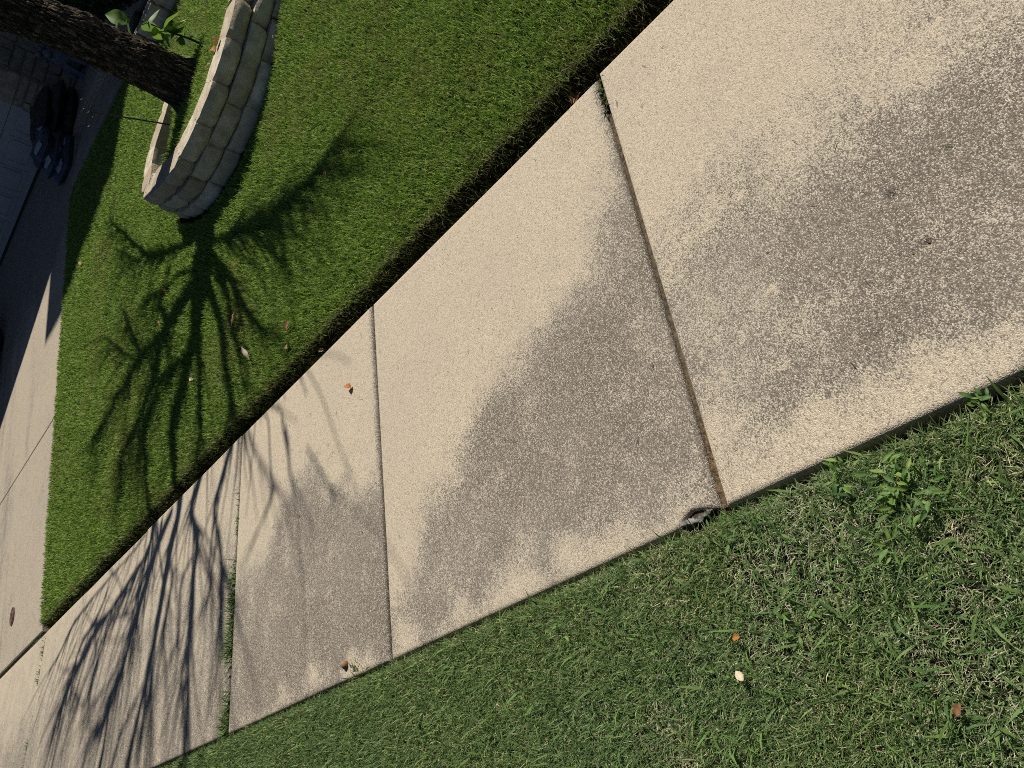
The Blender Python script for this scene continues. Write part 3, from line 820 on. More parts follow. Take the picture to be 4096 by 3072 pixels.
stones(HOUSE_X + 0.09, 12.1, 0.58, 2.3, lambda u, w, z, h: put_stone(np.array((u + w / 2, 8.225 + rs.uniform(-.012, .012), z + h / 2)), (w - 0.022, 0.10, h - 0.022)))
# garage door: four hinged sections, each with raised panels
gd = bmesh.new(); add_box(gd, (9.335 - hO[0], 8.70 - hO[1], 0.70 - hO[2]), (9.365 - hO[0], 13.6 - hO[1], 2.86 - hO[2]))
garage_door = obj('garage_door', gd, M['door'], house)
for k in range(4):
    z0 = 0.70 + k * 0.54
    b = bmesh.new(); add_box(b, (9.305 - hO[0], 8.70 - hO[1], z0 + 0.004 - hO[2]), (9.333 - hO[0], 13.6 - hO[1], z0 + 0.536 - hO[2]), 0.004)
    obj('door_section', b, M['door'], garage_door)
    for j in range(8):
        y0 = 8.79 + j * 0.60
        b = bmesh.new()
        for (lo, hi) in (((9.298, y0, z0 + 0.09), (9.304, y0 + 0.50, z0 + 0.115)), ((9.298, y0, z0 + 0.435), (9.304, y0 + 0.50, z0 + 0.46)),
                         ((9.298, y0, z0 + 0.117), (9.304, y0 + 0.025, z0 + 0.433)), ((9.298, y0 + 0.475, z0 + 0.117), (9.304, y0 + 0.50, z0 + 0.433)),
                         ((9.292, y0 + 0.06, z0 + 0.15), (9.304, y0 + 0.44, z0 + 0.40))):
            add_box(b, np.array(lo) - hO, np.array(hi) - hO, 0.004 if lo[0] < 9.295 else 0.0)
        obj('door_panel', b, M['door'], garage_door)
b = bmesh.new(); add_box(b, (9.30 - hO[0], 8.705 - hO[1], 0.665 - hO[2]), (9.36 - hO[0], 13.6 - hO[1], 0.699 - hO[2]), 0.006)
obj('bottom_seal', b, M['rubber'], garage_door)

# ------------------------------------------------------------------ bags by the garage
def pillow(name, L, W, H, seed, mat):
    nu, nv = 34, 22
    rs = np.random.RandomState(seed)
    u = np.linspace(-1, 1, nu); v = np.linspace(-1, 1, nv)
    U, Vv = np.meshgrid(u, v, indexing='ij')
    prof = np.maximum(0, 1 - np.abs(U) ** 6) ** 0.5 * np.maximum(0, 1 - np.abs(Vv) ** 5) ** 0.5
    wr = (fbm(U * 3, Vv * 2, 2.2, seed, 4) - 0.5) * 0.055 + 0.012 * np.sin(U * 9 + Vv * 3 + seed)
    X = U * L / 2 * (1 - 0.05 * Vv ** 2); Y = Vv * W / 2 * (1 - 0.06 * U ** 2)
    Zt = H / 2 + prof * (H / 2 + wr); Zb = H / 2 - prof * (H / 2) * 0.9
    top = np.stack([X, Y, Zt], -1).reshape(-1, 3); bot = np.stack([X, Y, Zb - 0.003], -1).reshape(-1, 3)
    n = nu * nv
    i, j = np.meshgrid(np.arange(nu - 1), np.arange(nv - 1), indexing='ij'); a = (i * nv + j).ravel()
    Q = np.concatenate([np.stack([a, a + nv, a + nv + 1, a + 1], 1), np.stack([a + 1, a + nv + 1, a + nv, a], 1) + n])
    return smooth(np_mesh(name, np.concatenate([top, bot]), quads=Q)), Zt
def text_mesh(body, size):
    c = bpy.data.curves.new('print', 'FONT'); c.body = body; c.size = size; c.extrude = 0.0012; c.align_x = 'CENTER'; c.align_y = 'CENTER'
    o = bpy.data.objects.new('print', c); COL.objects.link(o)
    dg = bpy.context.evaluated_depsgraph_get()
    me = bpy.data.meshes.new_from_object(o.evaluated_get(dg))
    bpy.data.objects.remove(o); bpy.data.curves.remove(c)
    me.materials.clear(); me.materials.append(M['baglabel'])
    return me
BAGS = [  # x, y, z, yaw, length, width, height, material, label
    (7.98, 8.02, 0.54, 0.06, 0.74, 0.46, 0.16, 'bagnavy', 'dark printed garden bag at the bottom of the near stack by the garage'),
    (8.04, 8.02, 0.66, -0.14, 0.74, 0.46, 0.16, 'bagnavy', 'dark printed garden bag in the middle of the near stack by the garage'),
    (8.10, 8.03, 0.78, 0.16, 0.72, 0.46, 0.17, 'bagnavy', 'topmost dark printed garden bag of the near stack, with a pale end patch'),
    (8.48, 7.95, 0.60, 0.05, 0.80, 0.52, 0.18, 'bagblack', 'black bag lying lowest against the stone pier'),
    (8.46, 7.93, 0.745, -0.16, 0.80, 0.52, 0.17, 'bagblack', 'black bag heaped against the stone pier, second from the top'),
    (8.42, 7.98, 0.87, 0.22, 0.74, 0.50, 0.16, 'bagblack', 'slumped black bag on top of the heap against the stone pier')]
for k, (x, y, z, yaw, L, W, H, mt, lab) in enumerate(BAGS):
    t = empty('garden_bag', (x, y, z), yaw)
    t.rotation_euler = (0, -math.atan(SLOPE) * 0.9, yaw)
    tag(t, lab, 'bag', 'bags stacked beside the garage')
    me, zt = pillow('bag_body', L, W, H, 20 + k, M[mt])
    body = obj('bag_body', me, M[mt], t)
    if mt == 'bagnavy':
        # pale printed end patches and size print, following the bag's curve
        def patch(u0, u1, v0, v1):
            us = np.linspace(u0, u1, 7); vs = np.linspace(v0, v1, 5)
            U, Vv = np.meshgrid(us, vs, indexing='ij')
            iu = np.clip(((U / (L / 2) + 1) / 2 * 33).round().astype(int), 0, 33); iv = np.clip(((Vv / (W / 2) + 1) / 2 * 21).round().astype(int), 0, 21)
            Z = zt[iu, iv] + 0.006
            i, j = np.meshgrid(np.arange(6), np.arange(4), indexing='ij'); a = (i * 5 + j).ravel()
            return smooth(np_mesh('label_patch', np.stack([U, Vv, Z], -1).reshape(-1, 3), quads=np.stack([a, a + 5, a + 6, a + 1], 1)))
        obj('label_patch', patch(-0.345, -0.27, -0.17, 0.02), M['baglabel'], t)
        obj('label_patch', patch(-0.06, 0.06, -0.21, -0.13), M['baglabel'], t)
        for ci, ch in enumerate('128 2' if k < 2 else '122 2'):
            if ch == ' ': continue
            o = obj('size_print', text_mesh(ch, 0.055), None, t, (-0.20 + 0.034 * ci, -0.185, float(zt[10, 3]) + 0.006)); o.rotation_euler = (0.5, 0, 0)
        if k == 2:
            o = obj('size_print', text_mesh('2', 0.10), None, t, (0.06, -0.02, float(zt[19, 11]) + 0.006)); o.rotation_euler = (0.1, 0, 0)

# ------------------------------------------------------------------ seated stone animal by the wall
def skin_body(name, joints, edges, mat, parent, sub=2, root=0):
    me = bpy.data.meshes.new(name)
    me.from_pydata([j[:3] for j in joints], edges, [])
    o = bpy.data.objects.new(name, me); COL.objects.link(o)
    sk = o.modifiers.new('skin', 'SKIN'); sk.use_smooth_shade = True
    for v, j in zip(me.skin_vertices[0].data, joints): v.radius = (j[3], j[3])
    me.skin_vertices[0].data[root].use_root = True
    ss = o.modifiers.new('sub', 'SUBSURF'); ss.levels = sub; ss.render_levels = sub
    dg = bpy.context.evaluated_depsgraph_get()
    m2 = bpy.data.meshes.new_from_object(o.evaluated_get(dg))
    bpy.data.objects.remove(o); bpy.data.meshes.remove(me)
    return obj(name, smooth(m2), mat, parent)
statue = empty('animal_statue', (9.28, 7.74, 0.630), math.pi + 0.55)
statue.scale = (1.25, 1.25, 1.25)
tag(statue, 'small blue-grey cast stone seated animal statue against the dark stone wall', 'statue')
J = [(-0.08, 0, 0.10, 0.105), (0.0, 0, 0.21, 0.085), (0.05, 0, 0.30, 0.06), (0.085, 0, 0.365, 0.062), (0.15, 0, 0.355, 0.036), (0.185, 0, 0.345, 0.026),
     (0.055, 0.055, 0.18, 0.036), (0.075, 0.06, 0.08, 0.028), (0.085, 0.06, 0.022, 0.026), (0.125, 0.06, 0.018, 0.024),
     (0.055, -0.055, 0.18, 0.036), (0.075, -0.06, 0.08, 0.028), (0.085, -0.06, 0.022, 0.026), (0.125, -0.06, 0.018, 0.024),
     (-0.04, 0.105, 0.10, 0.062), (0.02, 0.115, 0.06, 0.04), (0.0, 0.12, 0.022, 0.026), (0.06, 0.12, 0.018, 0.024),
     (-0.04, -0.105, 0.10, 0.062), (0.02, -0.115, 0.06, 0.04), (0.0, -0.12, 0.022, 0.026), (0.06, -0.12, 0.018, 0.024),
     (-0.17, 0.02, 0.03, 0.026), (-0.20, 0.10, 0.025, 0.02)]
E_ = [(0, 1), (1, 2), (2, 3), (3, 4), (4, 5), (1, 6), (6, 7), (7, 8), (8, 9), (1, 10), (10, 11), (11, 12), (12, 13), (0, 14), (14, 15), (15, 16), (16, 17), (0, 18), (18, 19), (19, 20), (20, 21), (0, 22), (22, 23)]
body = skin_body('body', J, E_, M['statue'], statue)
for s in (-1, 1):
    e = obj('ear', tube_mesh('ear', [(0.07, 0.045 * s, 0.40), (0.06, 0.062 * s, 0.435), (0.065, 0.072 * s, 0.455)], [0.026, 0.018, 0.004], 8), M['statue'], statue)
    bm = bmesh.new(); bmesh.ops.create_uvsphere(bm, u_segments=10, v_segments=6, radius=0.012)
    obj('eye', bm, M['rubber'], statue, (0.137, 0.032 * s, 0.385))
for k in range(9):
    a = 2 * math.pi * k / 9
    obj('mane_curl', tube_mesh('mane_curl', [(0.045 + 0.01 * math.cos(3 * a), 0.070 * math.sin(a), 0.345 + 0.070 * math.cos(a)), (0.02, 0.092 * math.sin(a), 0.335 + 0.09 * math.cos(a)), (0.0, 0.085 * math.sin(a + .3), 0.32 + 0.082 * math.cos(a + .3))], [0.022, 0.020, 0.006], 8), M['statue'], statue)
bb = bmesh.new(); add_box(bb, (-0.20, -0.15, -0.004), (0.17, 0.15, 0.012), 0.004)
obj('plinth', bb, M['statue'], statue)

# ------------------------------------------------------------------ shepherd hook
hook = empty('shepherd_hook', (4.705, 4.075, 0.365))
tag(hook, 'thin black iron double plant hook leaning in the planter beside the trunk', 'plant hook')
h0 = np.array((4.833, 4.189, 0.33))
obj('pole', tube_mesh('pole', np.array([(4.85, 4.17, 0.30), (4.833, 4.189, 0.43), (4.786, 4.244, 0.691), (4.747, 4.29, 0.905), (4.748, 4.288, 0.925)]) - h0, 0.0055, 8), M['metal'], hook)
for pts in ([(4.749, 4.288, 0.915), (4.755, 4.28, 0.928), (4.769, 4.265, 0.938), (4.779, 4.252, 0.950), (4.786, 4.244, 0.966), (4.784, 4.247, 0.982), (4.776, 4.256, 0.990)],
            [(4.749, 4.288, 0.915), (4.736, 4.303, 0.930), (4.732, 4.308, 0.948), (4.739, 4.299, 0.958), (4.748, 4.289, 0.955), (4.752, 4.285, 0.946)],
            [(4.747, 4.291, 0.912), (4.732, 4.307, 0.910), (4.714, 4.329, 0.902), (4.694, 4.351, 0.893), (4.680, 4.367, 0.900), (4.678, 4.371, 0.912), (4.690, 4.357, 0.924)],
            [(4.741, 4.296, 0.911), (4.740, 4.300, 0.898), (4.729, 4.311, 0.892), (4.722, 4.318, 0.902), (4.727, 4.313, 0.910)]):
    obj('hook_arm', tube_mesh('hook_arm', catmull(np.array(pts) - h0, 5), 0.003, 6), M['metal'], hook)

# ------------------------------------------------------------------ dark car at the far side of the driveway
car = empty('parked_car', (5.75, 12.0, float(slope_z(5.75))))
car.rotation_euler = (0, -math.atan(SLOPE), 0)
tag(car, 'black car parked on the shaded driveway, only a sliver of it in the picture', 'car')
def car_body():
    xs = np.array([-2.15, -2.1, -1.75, -1.2, -0.6, 0.0, 0.6, 1.1, 1.6, 1.95, 2.12, 2.16])
    belt = np.array([0.62, 0.80, 0.90, 0.93, 0.93, 0.92, 0.91, 0.90, 0.84, 0.74, 0.62, 0.5])
    bot = np.array([0.40, 0.30, 0.22, 0.2, 0.2, 0.2, 0.2, 0.2, 0.22, 0.24, 0.30, 0.38])
    half = np.array([0.70, 0.82, 0.88, 0.90, 0.90, 0.90, 0.90, 0.90, 0.88, 0.82, 0.70, 0.60])
    V = []; n = 20
    for x, b, l, w in zip(xs, belt, bot, half):
        for k in range(n):
            a = 2 * math.pi * k / n
            c, s = math.cos(a), math.sin(a)
            V.append((x, w * math.copysign(abs(c) ** 0.45, c), (b + l) / 2 + (b - l) / 2 * math.copysign(abs(s) ** 0.55, s)))
    Q = [(i * n + k, i * n + (k + 1) % n, (i + 1) * n + (k + 1) % n, (i + 1) * n + k) for i in range(len(xs) - 1) for k in range(n)]
    V += [(-2.17, 0, 0.5), (2.18, 0, 0.45)]
    T = [((k + 1) % n, k, len(V) - 2) for k in range(n)] + [((len(xs) - 1) * n + k, (len(xs) - 1) * n + (k + 1) % n, len(V) - 1) for k in range(n)]
    return smooth(np_mesh('body', V, quads=Q, tris=T))
obj('body', car_body(), M['carpaint'], car)
gb = bmesh.new()
prof = [(-1.75, 0.88, 0.80), (-1.15, 1.40, 0.62), (0.25, 1.44, 0.62), (1.05, 0.88, 0.80)]
A = [gb.verts.new((x, w, z)) for x, z, w in prof]; B = [gb.verts.new((x, -w, z)) for x, z, w in prof]
gb.faces.new(A); gb.faces.new(B[::-1])
for i in range(4): gb.faces.new((A[i], B[i], B[(i + 1) % 4], A[(i + 1) % 4]))
bmesh.ops.recalc_face_normals(gb, faces=gb.faces); bmesh.ops.bevel(gb, geom=list(gb.edges), offset=0.05, segments=2, affect='EDGES')
obj('cabin_glass', gb, M['glass'], car)
rf = bmesh.new(); add_box(rf, (-1.1, -0.6, 1.43), (0.2, 0.6, 1.455), 0.01); obj('roof_panel', rf, M['carpaint'], car)
for wx in (-1.35, 1.35):
    for s in (-1, 1):
        b = bmesh.new(); bmesh.ops.create_cone(b, cap_ends=True, segments=36, radius1=0.33, radius2=0.33, depth=0.22)
        bmesh.ops.bevel(b, geom=[e for e in b.edges if abs(e.verts[0].co.z - e.verts[1].co.z) < 1e-4], offset=0.04, segments=3, affect='EDGES')
        bmesh.ops.rotate(b, verts=b.verts, cent=(0, 0, 0), matrix=Matrix.Rotation(math.pi / 2, 3, 'X'))
        w = obj('wheel', b, M['rubber'], car, (wx, 0.81 * s, 0.33))
        b = bmesh.new(); bmesh.ops.create_cone(b, cap_ends=True, segments=24, radius1=0.2, radius2=0.2, depth=0.02)
        bmesh.ops.rotate(b, verts=b.verts, cent=(0, 0, 0), matrix=Matrix.Rotation(math.pi / 2, 3, 'X'))
        obj('rim', b, M['rim'], w, (0, 0.112 * s, 0))

# ------------------------------------------------------------------ grass
CR = np.array(CAM_R)
def project(P):
    q = (np.asarray(P) - np.array([0, 0, CAM_Z])) @ CR
    d = -q[:, 2]
    f = 27.1 / 36.0
    return q[:, 0] / d * f, q[:, 1] / d * f, d        # image half width 0.5, half height 0.375
def in_view(P, mx=0.06, my=0.06):
    u, v, d = project(P)
    return (d > 0.2) & (np.abs(u) < 0.5 + mx) & (np.abs(v) < 0.375 + my), d

def blades(P, h, w, az, lean, twist, bend, col):
    """P (n,3) roots -> verts (n*5,3); flat ribbon of two segments, bent towards azimuth az"""
    n = len(P)
    dirx, diry = np.cos(az), np.sin(az)
    H = np.stack([dirx, diry, np.zeros(n)], 1)
    up = np.array([0, 0, 1.0])
    wdir = np.stack([np.cos(az + math.pi / 2 + twist), np.sin(az + math.pi / 2 + twist), np.zeros(n)], 1)
    a1 = lean; a2 = np.minimum(lean + bend, 1.75)
    mid = P + (H * np.sin(a1)[:, None] + up * np.cos(a1)[:, None]) * (h * 0.55)[:, None]
    tip = mid + (H * np.sin(a2)[:, None] + up * np.cos(a2)[:, None]) * (h * 0.45)[:, None]
    W = wdir * (w / 2)[:, None]
    V = np.stack([P - W, P + W, mid - W * 0.9, mid + W * 0.9, tip], 1).reshape(-1, 3)
    b = np.arange(n) * 5
    Q = np.stack([b, b + 1, b + 3, b + 2], 1)
    T = np.stack([b + 2, b + 3, b + 4], 1)
    C = np.repeat(np.concatenate([col, np.ones((n, 1))], 1), 5, axis=0)
    return V, Q, T, C

def grass_object(name, parts, label, cat='grass'):
    V, Q, T, C = [], [], [], []; o = 0
    for v, q, t, c in parts:
        V.append(v); Q.append(q + o); T.append(t + o); C.append(c); o += len(v)
    me = np_mesh(name, np.concatenate(V), quads=np.concatenate(Q), tris=np.concatenate(T))
    set_attr(me, 'col', np.concatenate(C), 'FLOAT_COLOR')
    ob = obj(name, me, M['grass'])
    tag(ob, label, cat, kind='stuff')
    return ob

R_ = np.random.RandomState(77)
def green(n, pal, wts, spread=0.26):
    pal = np.array(pal); k = R_.choice(len(pal), n, p=np.array(wts) / sum(wts))
    c = pal[k] * (1 + (R_.rand(n, 1) - 0.5) * 2 * spread) * (1 + (R_.rand(n, 3) - 0.5) * 0.12)
    return np.clip(c, 0, 1)

LAWN_PAL = [(0.205, 0.335, 0.050), (0.300, 0.435, 0.078), (0.120, 0.215, 0.032), (0.45, 0.53, 0.16), (0.50, 0.46, 0.23)]
def lawn():
    parts = []
    N = 1500000
    x = R_.uniform(2.13, 7.14, N); y = R_.uniform(-0.3, DRIVE_Y + 0.02, N)
    P = np.stack([x, y, np.zeros(N)], 1); P[:, 2] = slope_z(x)
    ok, d = in_view(P, 0.05, 0.06)
    dens = np.minimum(1.0, (3.4 / np.maximum(d, 0.5)) ** 1.35) * 0.62
    keep = ok & (R_.rand(N) < dens)
    # not inside the wall, trunk or the bed by the house
    C1 = catmull([(*p, 0) for p in FRONT], 8)[:, :2]; C2 = catmull([(*p, 0) for p in BACK], 8)[:, :2]
    x, y, d = x[keep], y[keep], d[keep]
    dmin = np.full(len(x), 9.0)
    for C in (C1, C2):
        for c in C: dmin = np.minimum(dmin, np.hypot(x - c[0], y - c[1]))
    ins = in_poly(x, y, INNER)
    bad = (~ins & in_poly(x, y, FRONT + BACK)) | (~ins & (dmin < 0.03)) | (np.hypot(x - TREE[0], y - TREE[1]) < 0.16) | ((x > 6.62) & (y < 5.1)) | ((y > 5.15) & (x > 7.02 + 0.05 * vnoise(x, y, 5, 3)))
    bad |= (y > 3.98) & ins & (R_.rand(len(x)) < 0.3)
    # ragged trimmed edge along the walk and the driveway
    fringe = 2.100 + 0.055 * vnoise(x * 0, y, 6, 8) + 0.03 * vnoise(x * 0, y, 25, 9)
    bad |= (x < fringe) & (R_.rand(len(x)) < 0.93)
    bad |= y > DRIVE_Y - 0.015 + 0.03 * vnoise(x, y * 0, 9, 4)
    x, y, d = x[~bad], y[~bad], d[~bad]
    n = len(x)
    P = np.stack([x, y, ground_z(x, y)], 1)
    pn = fbm(x, y, 1.1, 90, 4); pf = fbm(x, y, 6.0, 95, 3)
    h = (0.030 + 0.018 * R_.rand(n)) * (0.8 + 0.4 * pf)
    w = np.maximum(0.0026, 0.0010 * d) * R_.uniform(0.7, 1.25, n)
    az = R_.uniform(0, 2 * math.pi, n)
    lean = np.abs(R_.normal(0.35, 0.30, n)); bend = np.abs(R_.normal(0.45, 0.35, n))
    col = green(n, LAWN_PAL, [0.42, 0.27, 0.19, 0.09, 0.03])
    dry = sstep(0.52, 0.70, pn * 0.6 + pf * 0.4)[:, None]
    col = col * (1 - 0.45 * dry) + np.array([0.27, 0.30, 0.085]) * 0.45 * dry
    # worn brown stems where the edger cuts the turf
    e = sstep(2.26, 2.15, x)[:, None] * (R_.rand(n, 1) < 0.6)
    col = col * (1 - 0.75 * e) + np.array([0.115, 0.085, 0.045]) * 0.75 * e
    parts.append(blades(P, h, w, az, lean, R_.uniform(-0.6, 0.6, n), bend, col))
    # long runners hanging over the cut edge
    m = 3500
    y2 = R_.uniform(0.3, 7.7, m); x2 = R_.uniform(2.125, 2.185, m)
    P2 = np.stack([x2, y2, ground_z(x2, y2) + R_.uniform(0, 0.03, m)], 1)
    parts.append(blades(P2, R_.uniform(0.02, 0.055, m), np.full(m, 0.003), R_.normal(math.pi, 0.9, m), R_.uniform(0.5, 1.6, m), R_.uniform(-0.5, 0.5, m), R_.uniform(0.2, 0.8, m),
                        green(m, [(0.085, 0.065, 0.035), (0.075, 0.125, 0.03), (0.20, 0.16, 0.09)], [0.45, 0.42, 0.13])))
    # grass sprouting over the block wall's edge
    m = 2200
    k = R_.randint(0, len(C1), m); off = R_.uniform(0.24, 0.36, m)
    t = np.gradient(C1, axis=0); t /= np.linalg.norm(t, axis=1)[:, None]
    nin = np.stack([t[:, 1], -t[:, 0]], 1) 
    q = C1[k] + nin[k] * off[:, None] + R_.normal(0, 0.02, (m, 2))
    good = in_poly(q[:, 0], q[:, 1], INNER) & (q[:, 1] < 4.0); q = q[good]; m = len(q)
    P3 = np.stack([q[:, 0], q[:, 1], np.full(m, 0.47)], 1)
    parts.append(blades(P3, R_.uniform(0.03, 0.075, m), np.full(m, 0.005), R_.uniform(0, 6.28, m), R_.uniform(0.2, 0.8, m), R_.uniform(-0.5, 0.5, m), R_.uniform(0.2, 0.9, m), green(m, LAWN_PAL, [0.4, 0.3, 0.15, 0.1, 0.05])))
    grass_object('lawn_grass', parts, 'mown green front lawn sloping up from the sidewalk to the house')
    return n
n_lawn = lawn()

VERGE_PAL = [(0.195, 0.285, 0.098), (0.265, 0.360, 0.130), (0.125, 0.205, 0.070), (0.44, 0.49, 0.22), (0.76, 0.70, 0.48), (0.58, 0.51, 0.33)]
def verge():
    parts = []
    N = 760000
    y = R_.uniform(-0.6, 6.2, N); x = R_.uniform(-0.75, 0.60, N)
    P = np.stack([x, y, np.zeros(N)], 1)
    ok, d = in_view(P, 0.10, 0.09)
    keep = ok & (R_.rand(N) < np.minimum(1, (2.0 / np.maximum(d, 0.3)) ** 0.9))
    x, y, d = x[keep], y[keep], d[keep]
    edge = 0.565 + 0.022 * vnoise(x * 0, y, 7, 13) + 0.012 * vnoise(x * 0, y, 30, 14) - 0.02 * sstep(1.2, 0.3, y)
    bad = (x > edge) & (R_.rand(len(x)) < 0.97)
    bad |= (((x - 0.580) / 0.022) ** 2 + ((y - 0.975) / 0.040) ** 2 < 1)
    x, y, d = x[~bad], y[~bad], d[~bad]
    n = len(x)
    P = np.stack([x, y, ground_z(x, y)], 1)
    pn = fbm(x, y, 2.6, 190, 4); pf = fbm(x, y, 11.0, 195, 3)
    near = sstep(2.6, 0.9, y)
    dryness = sstep(0.50, 0.68, pn * 0.55 + pf * 0.45) * (0.30 + 0.70 * near)
    thin = R_.rand(n) < 0.5 * dryness
    isdead = R_.rand(n) < (0.07 + 0.12 * near + 0.28 * dryness)
    h = R_.uniform(0.016, 0.040, n) * (0.75 + 0.5 * pf) * np.where(isdead, 0.85, 1.0)
    w = np.maximum(0.0021, 0.0011 * d) * R_.uniform(0.6, 1.35, n) * np.where(isdead, 0.7, 1)
    az = R_.uniform(0, 2 * math.pi, n)
    lean = np.abs(R_.normal(0.70, 0.40, n)) + np.where(isdead, 0.45, 0); lean = np.minimum(lean, 1.5)
    bend = np.abs(R_.normal(0.4, 0.4, n))
    cg = green(n, VERGE_PAL[:4], [0.46, 0.27, 0.20, 0.07], 0.2); cd = green(n, VERGE_PAL[4:], [0.55, 0.45], 0.25)
    col = np.where(isdead[:, None], cd, cg)
    blue = sstep(0.45, 0.7, fbm(x, y, 4.0, 222, 3))[:, None]
    col = col * (1 - 0.25 * blue) + col * np.array([0.75, 0.95, 1.15]) * 0.25 * blue
    k = ~thin
    P, h, w, az, lean, bend, col, isd = P[k], h[k], w[k], az[k], lean[k], bend[k], col[k], isdead[k]
    P[:, 2] += R_.rand(len(P)) * 0.012
    parts.append(blades(P, h, w, az, lean, R_.uniform(-0.8, 0.8, len(P)), bend, col))
    # wider coarse blades scattered among them
    m = 2600
    y2 = R_.uniform(-0.3, 3.0, m); x2 = R_.uniform(-0.5, 0.56, m)
    P2 = np.stack([x2, y2, ground_z(x2, y2) + 0.01], 1)
    parts.append(blades(P2, R_.uniform(0.035, 0.075, m), R_.uniform(0.0035, 0.0065, m), R_.uniform(0, 6.28, m), R_.uniform(0.5, 1.25, m), R_.uniform(-0.6, 0.6, m), R_.uniform(0.1, 0.7, m),
                        green(m, [(0.17, 0.28, 0.08), (0.22, 0.33, 0.10), (0.13, 0.23, 0.08)], [0.4, 0.3, 0.3])))
    grass_object('verge_grass', parts, 'coarse patchy grass strip on the street side of the sidewalk')
    return n
n_verge = verge()

def joint_grass():
    parts = []
    def row(P, hlo, hhi, az0, spread, pal=None):
        m = len(P)
        parts.append(blades(P, R_.uniform(hlo, hhi, m), np.full(m, 0.0042) * R_.uniform(0.7, 1.2, m), R_.normal(az0, spread, m), R_.uniform(0.35, 1.15, m), R_.uniform(-0.5, 0.5, m), R_.uniform(0.1, 0.7, m),
                            green(m, pal or [(0.12, 0.20, 0.05), (0.16, 0.25, 0.065), (0.085, 0.14, 0.04)], [0.4, 0.3, 0.3])))
    def along_y(yj, xs, m, jit=0.006):
        k = R_.choice(len(xs), m); xx = np.array(xs)[k] + R_.normal(0, 0.035, m)
        return np.stack([np.clip(xx, WX0 + 0.01, WX1 - 0.01), np.full(m, yj) + R_.normal(0, jit, m), np.full(m, -0.012)], 1)
    row(along_y(3.655, [1.30, 1.22, 1.16, 1.08, 1.02, 0.98, 0.94, 0.66, 0.63, 0.60, 0.72], 520), 0.03, 0.085, math.pi / 2, 0.7)
    row(along_y(3.655, [1.76, 1.60, 1.585], 60, 0.004), 0.02, 0.045, math.pi / 2, 1.2)
    row(along_y(5.13, [1.13, 1.32], 26, 0.004), 0.015, 0.035, math.pi / 2, 1.2)
    row(along_y(7.65, [1.98, 1.93, 1.75, 1.70, 1.2, 1.0], 170), 0.02, 0.06, math.pi / 2, 0.8)
    row(along_y(0.90, [2.06, 2.03, 1.99], 110, 0.007), 0.015, 0.05, math.pi, 1.0, [(0.09, 0.13, 0.04), (0.17, 0.16, 0.08), (0.05, 0.08, 0.025)])
    m = 70
    P = np.stack([np.full(m, 2.11) + R_.normal(0, 0.006, m), 8.0 + R_.normal(0, 0.12, m), np.full(m, -0.01)], 1)
    row(P, 0.015, 0.04, 0, 2.0)
    m = 46   # sprig at the slab edge by the nut
    P = np.stack([0.585 + R_.normal(0, 0.008, m), 2.53 + R_.normal(0, 0.02, m), np.full(m, -0.02)], 1)
    row(P, 0.03, 0.09, 0.3, 0.8)
    grass_object('joint_grass', parts, 'wispy green grass growing in the sidewalk joints')
joint_grass()

def clippings():
    m = 130
    x = R_.uniform(0.65, 2.05, m); y = R_.uniform(0.0, 4.5, m)
    P = np.stack([x, y, np.full(m, 0.004)], 1); P[:, 2] += np.where(y < 0.9, 0.011, 0.0)
    k = np.full(m, 1.45)
    g = blades(P, R_.uniform(0.008, 0.030, m), R_.uniform(0.0012, 0.0024, m), R_.uniform(0, 6.28, m), k, R_.uniform(-0.4, 0.4, m), R_.uniform(0.05, 0.12, m),
               green(m, [(0.06, 0.09, 0.03), (0.07, 0.05, 0.035), (0.035, 0.03, 0.025), (0.22, 0.17, 0.10)], [0.3, 0.3, 0.25, 0.15]))
    grass_object('grass_clippings', [g], 'stray dark grass clippings and bits of twig on the sidewalk', 'clippings')
clippings()

# ------------------------------------------------------------------ leaves
def leaf_shape(L, W, lobes=0, curl=0.3, fold=0.25, n=10, col=(0.1, 0.2, 0.03), vary=0.15, seed=0, tipx=1.4):
    """leaf along +x, mid-rib at y=0"""
    rs = np.random.RandomState(seed)
    V, Q = [], []; cols = []
    for i in range(n + 1):
        t = i / n
        half = W / 2 * max(0.0, math.sin(math.pi * min(1, t ** 0.85))) ** 0.8 * (1.0 if t < 0.5 else (1 - ((t - .5) * 2) ** 2.2 * 0.3))
        if lobes: half *= 0.62 + 0.45 * abs(math.sin(math.pi * lobes * t)) ** 0.7
        half = max(half, 0.0015)
        zc = -curl * L * (t ** 2) * 0.5 + 0.02 * L * math.sin(t * 9 + seed)
        for s in (-1, -0.5, 0, 0.5, 1):
            V.append((t * L, s * half, zc + abs(s) * half * fold + rs.uniform(-1, 1) * 0.01 * W))
            c = np.array(col) * (1 + rs.uniform(-vary, vary)) * (1.15 if s == 0 else 1.0)
            cols.append((*np.clip(c, 0, 1), 1))
    for i in range(n):
        for k in range(4):
            a = i * 5 + k; Q.append((a, a + 1, a + 6, a + 5))
    me = smooth(np_mesh('leaf', V, quads=Q)); set_attr(me, 'col', np.array(cols), 'FLOAT_COLOR'); return me

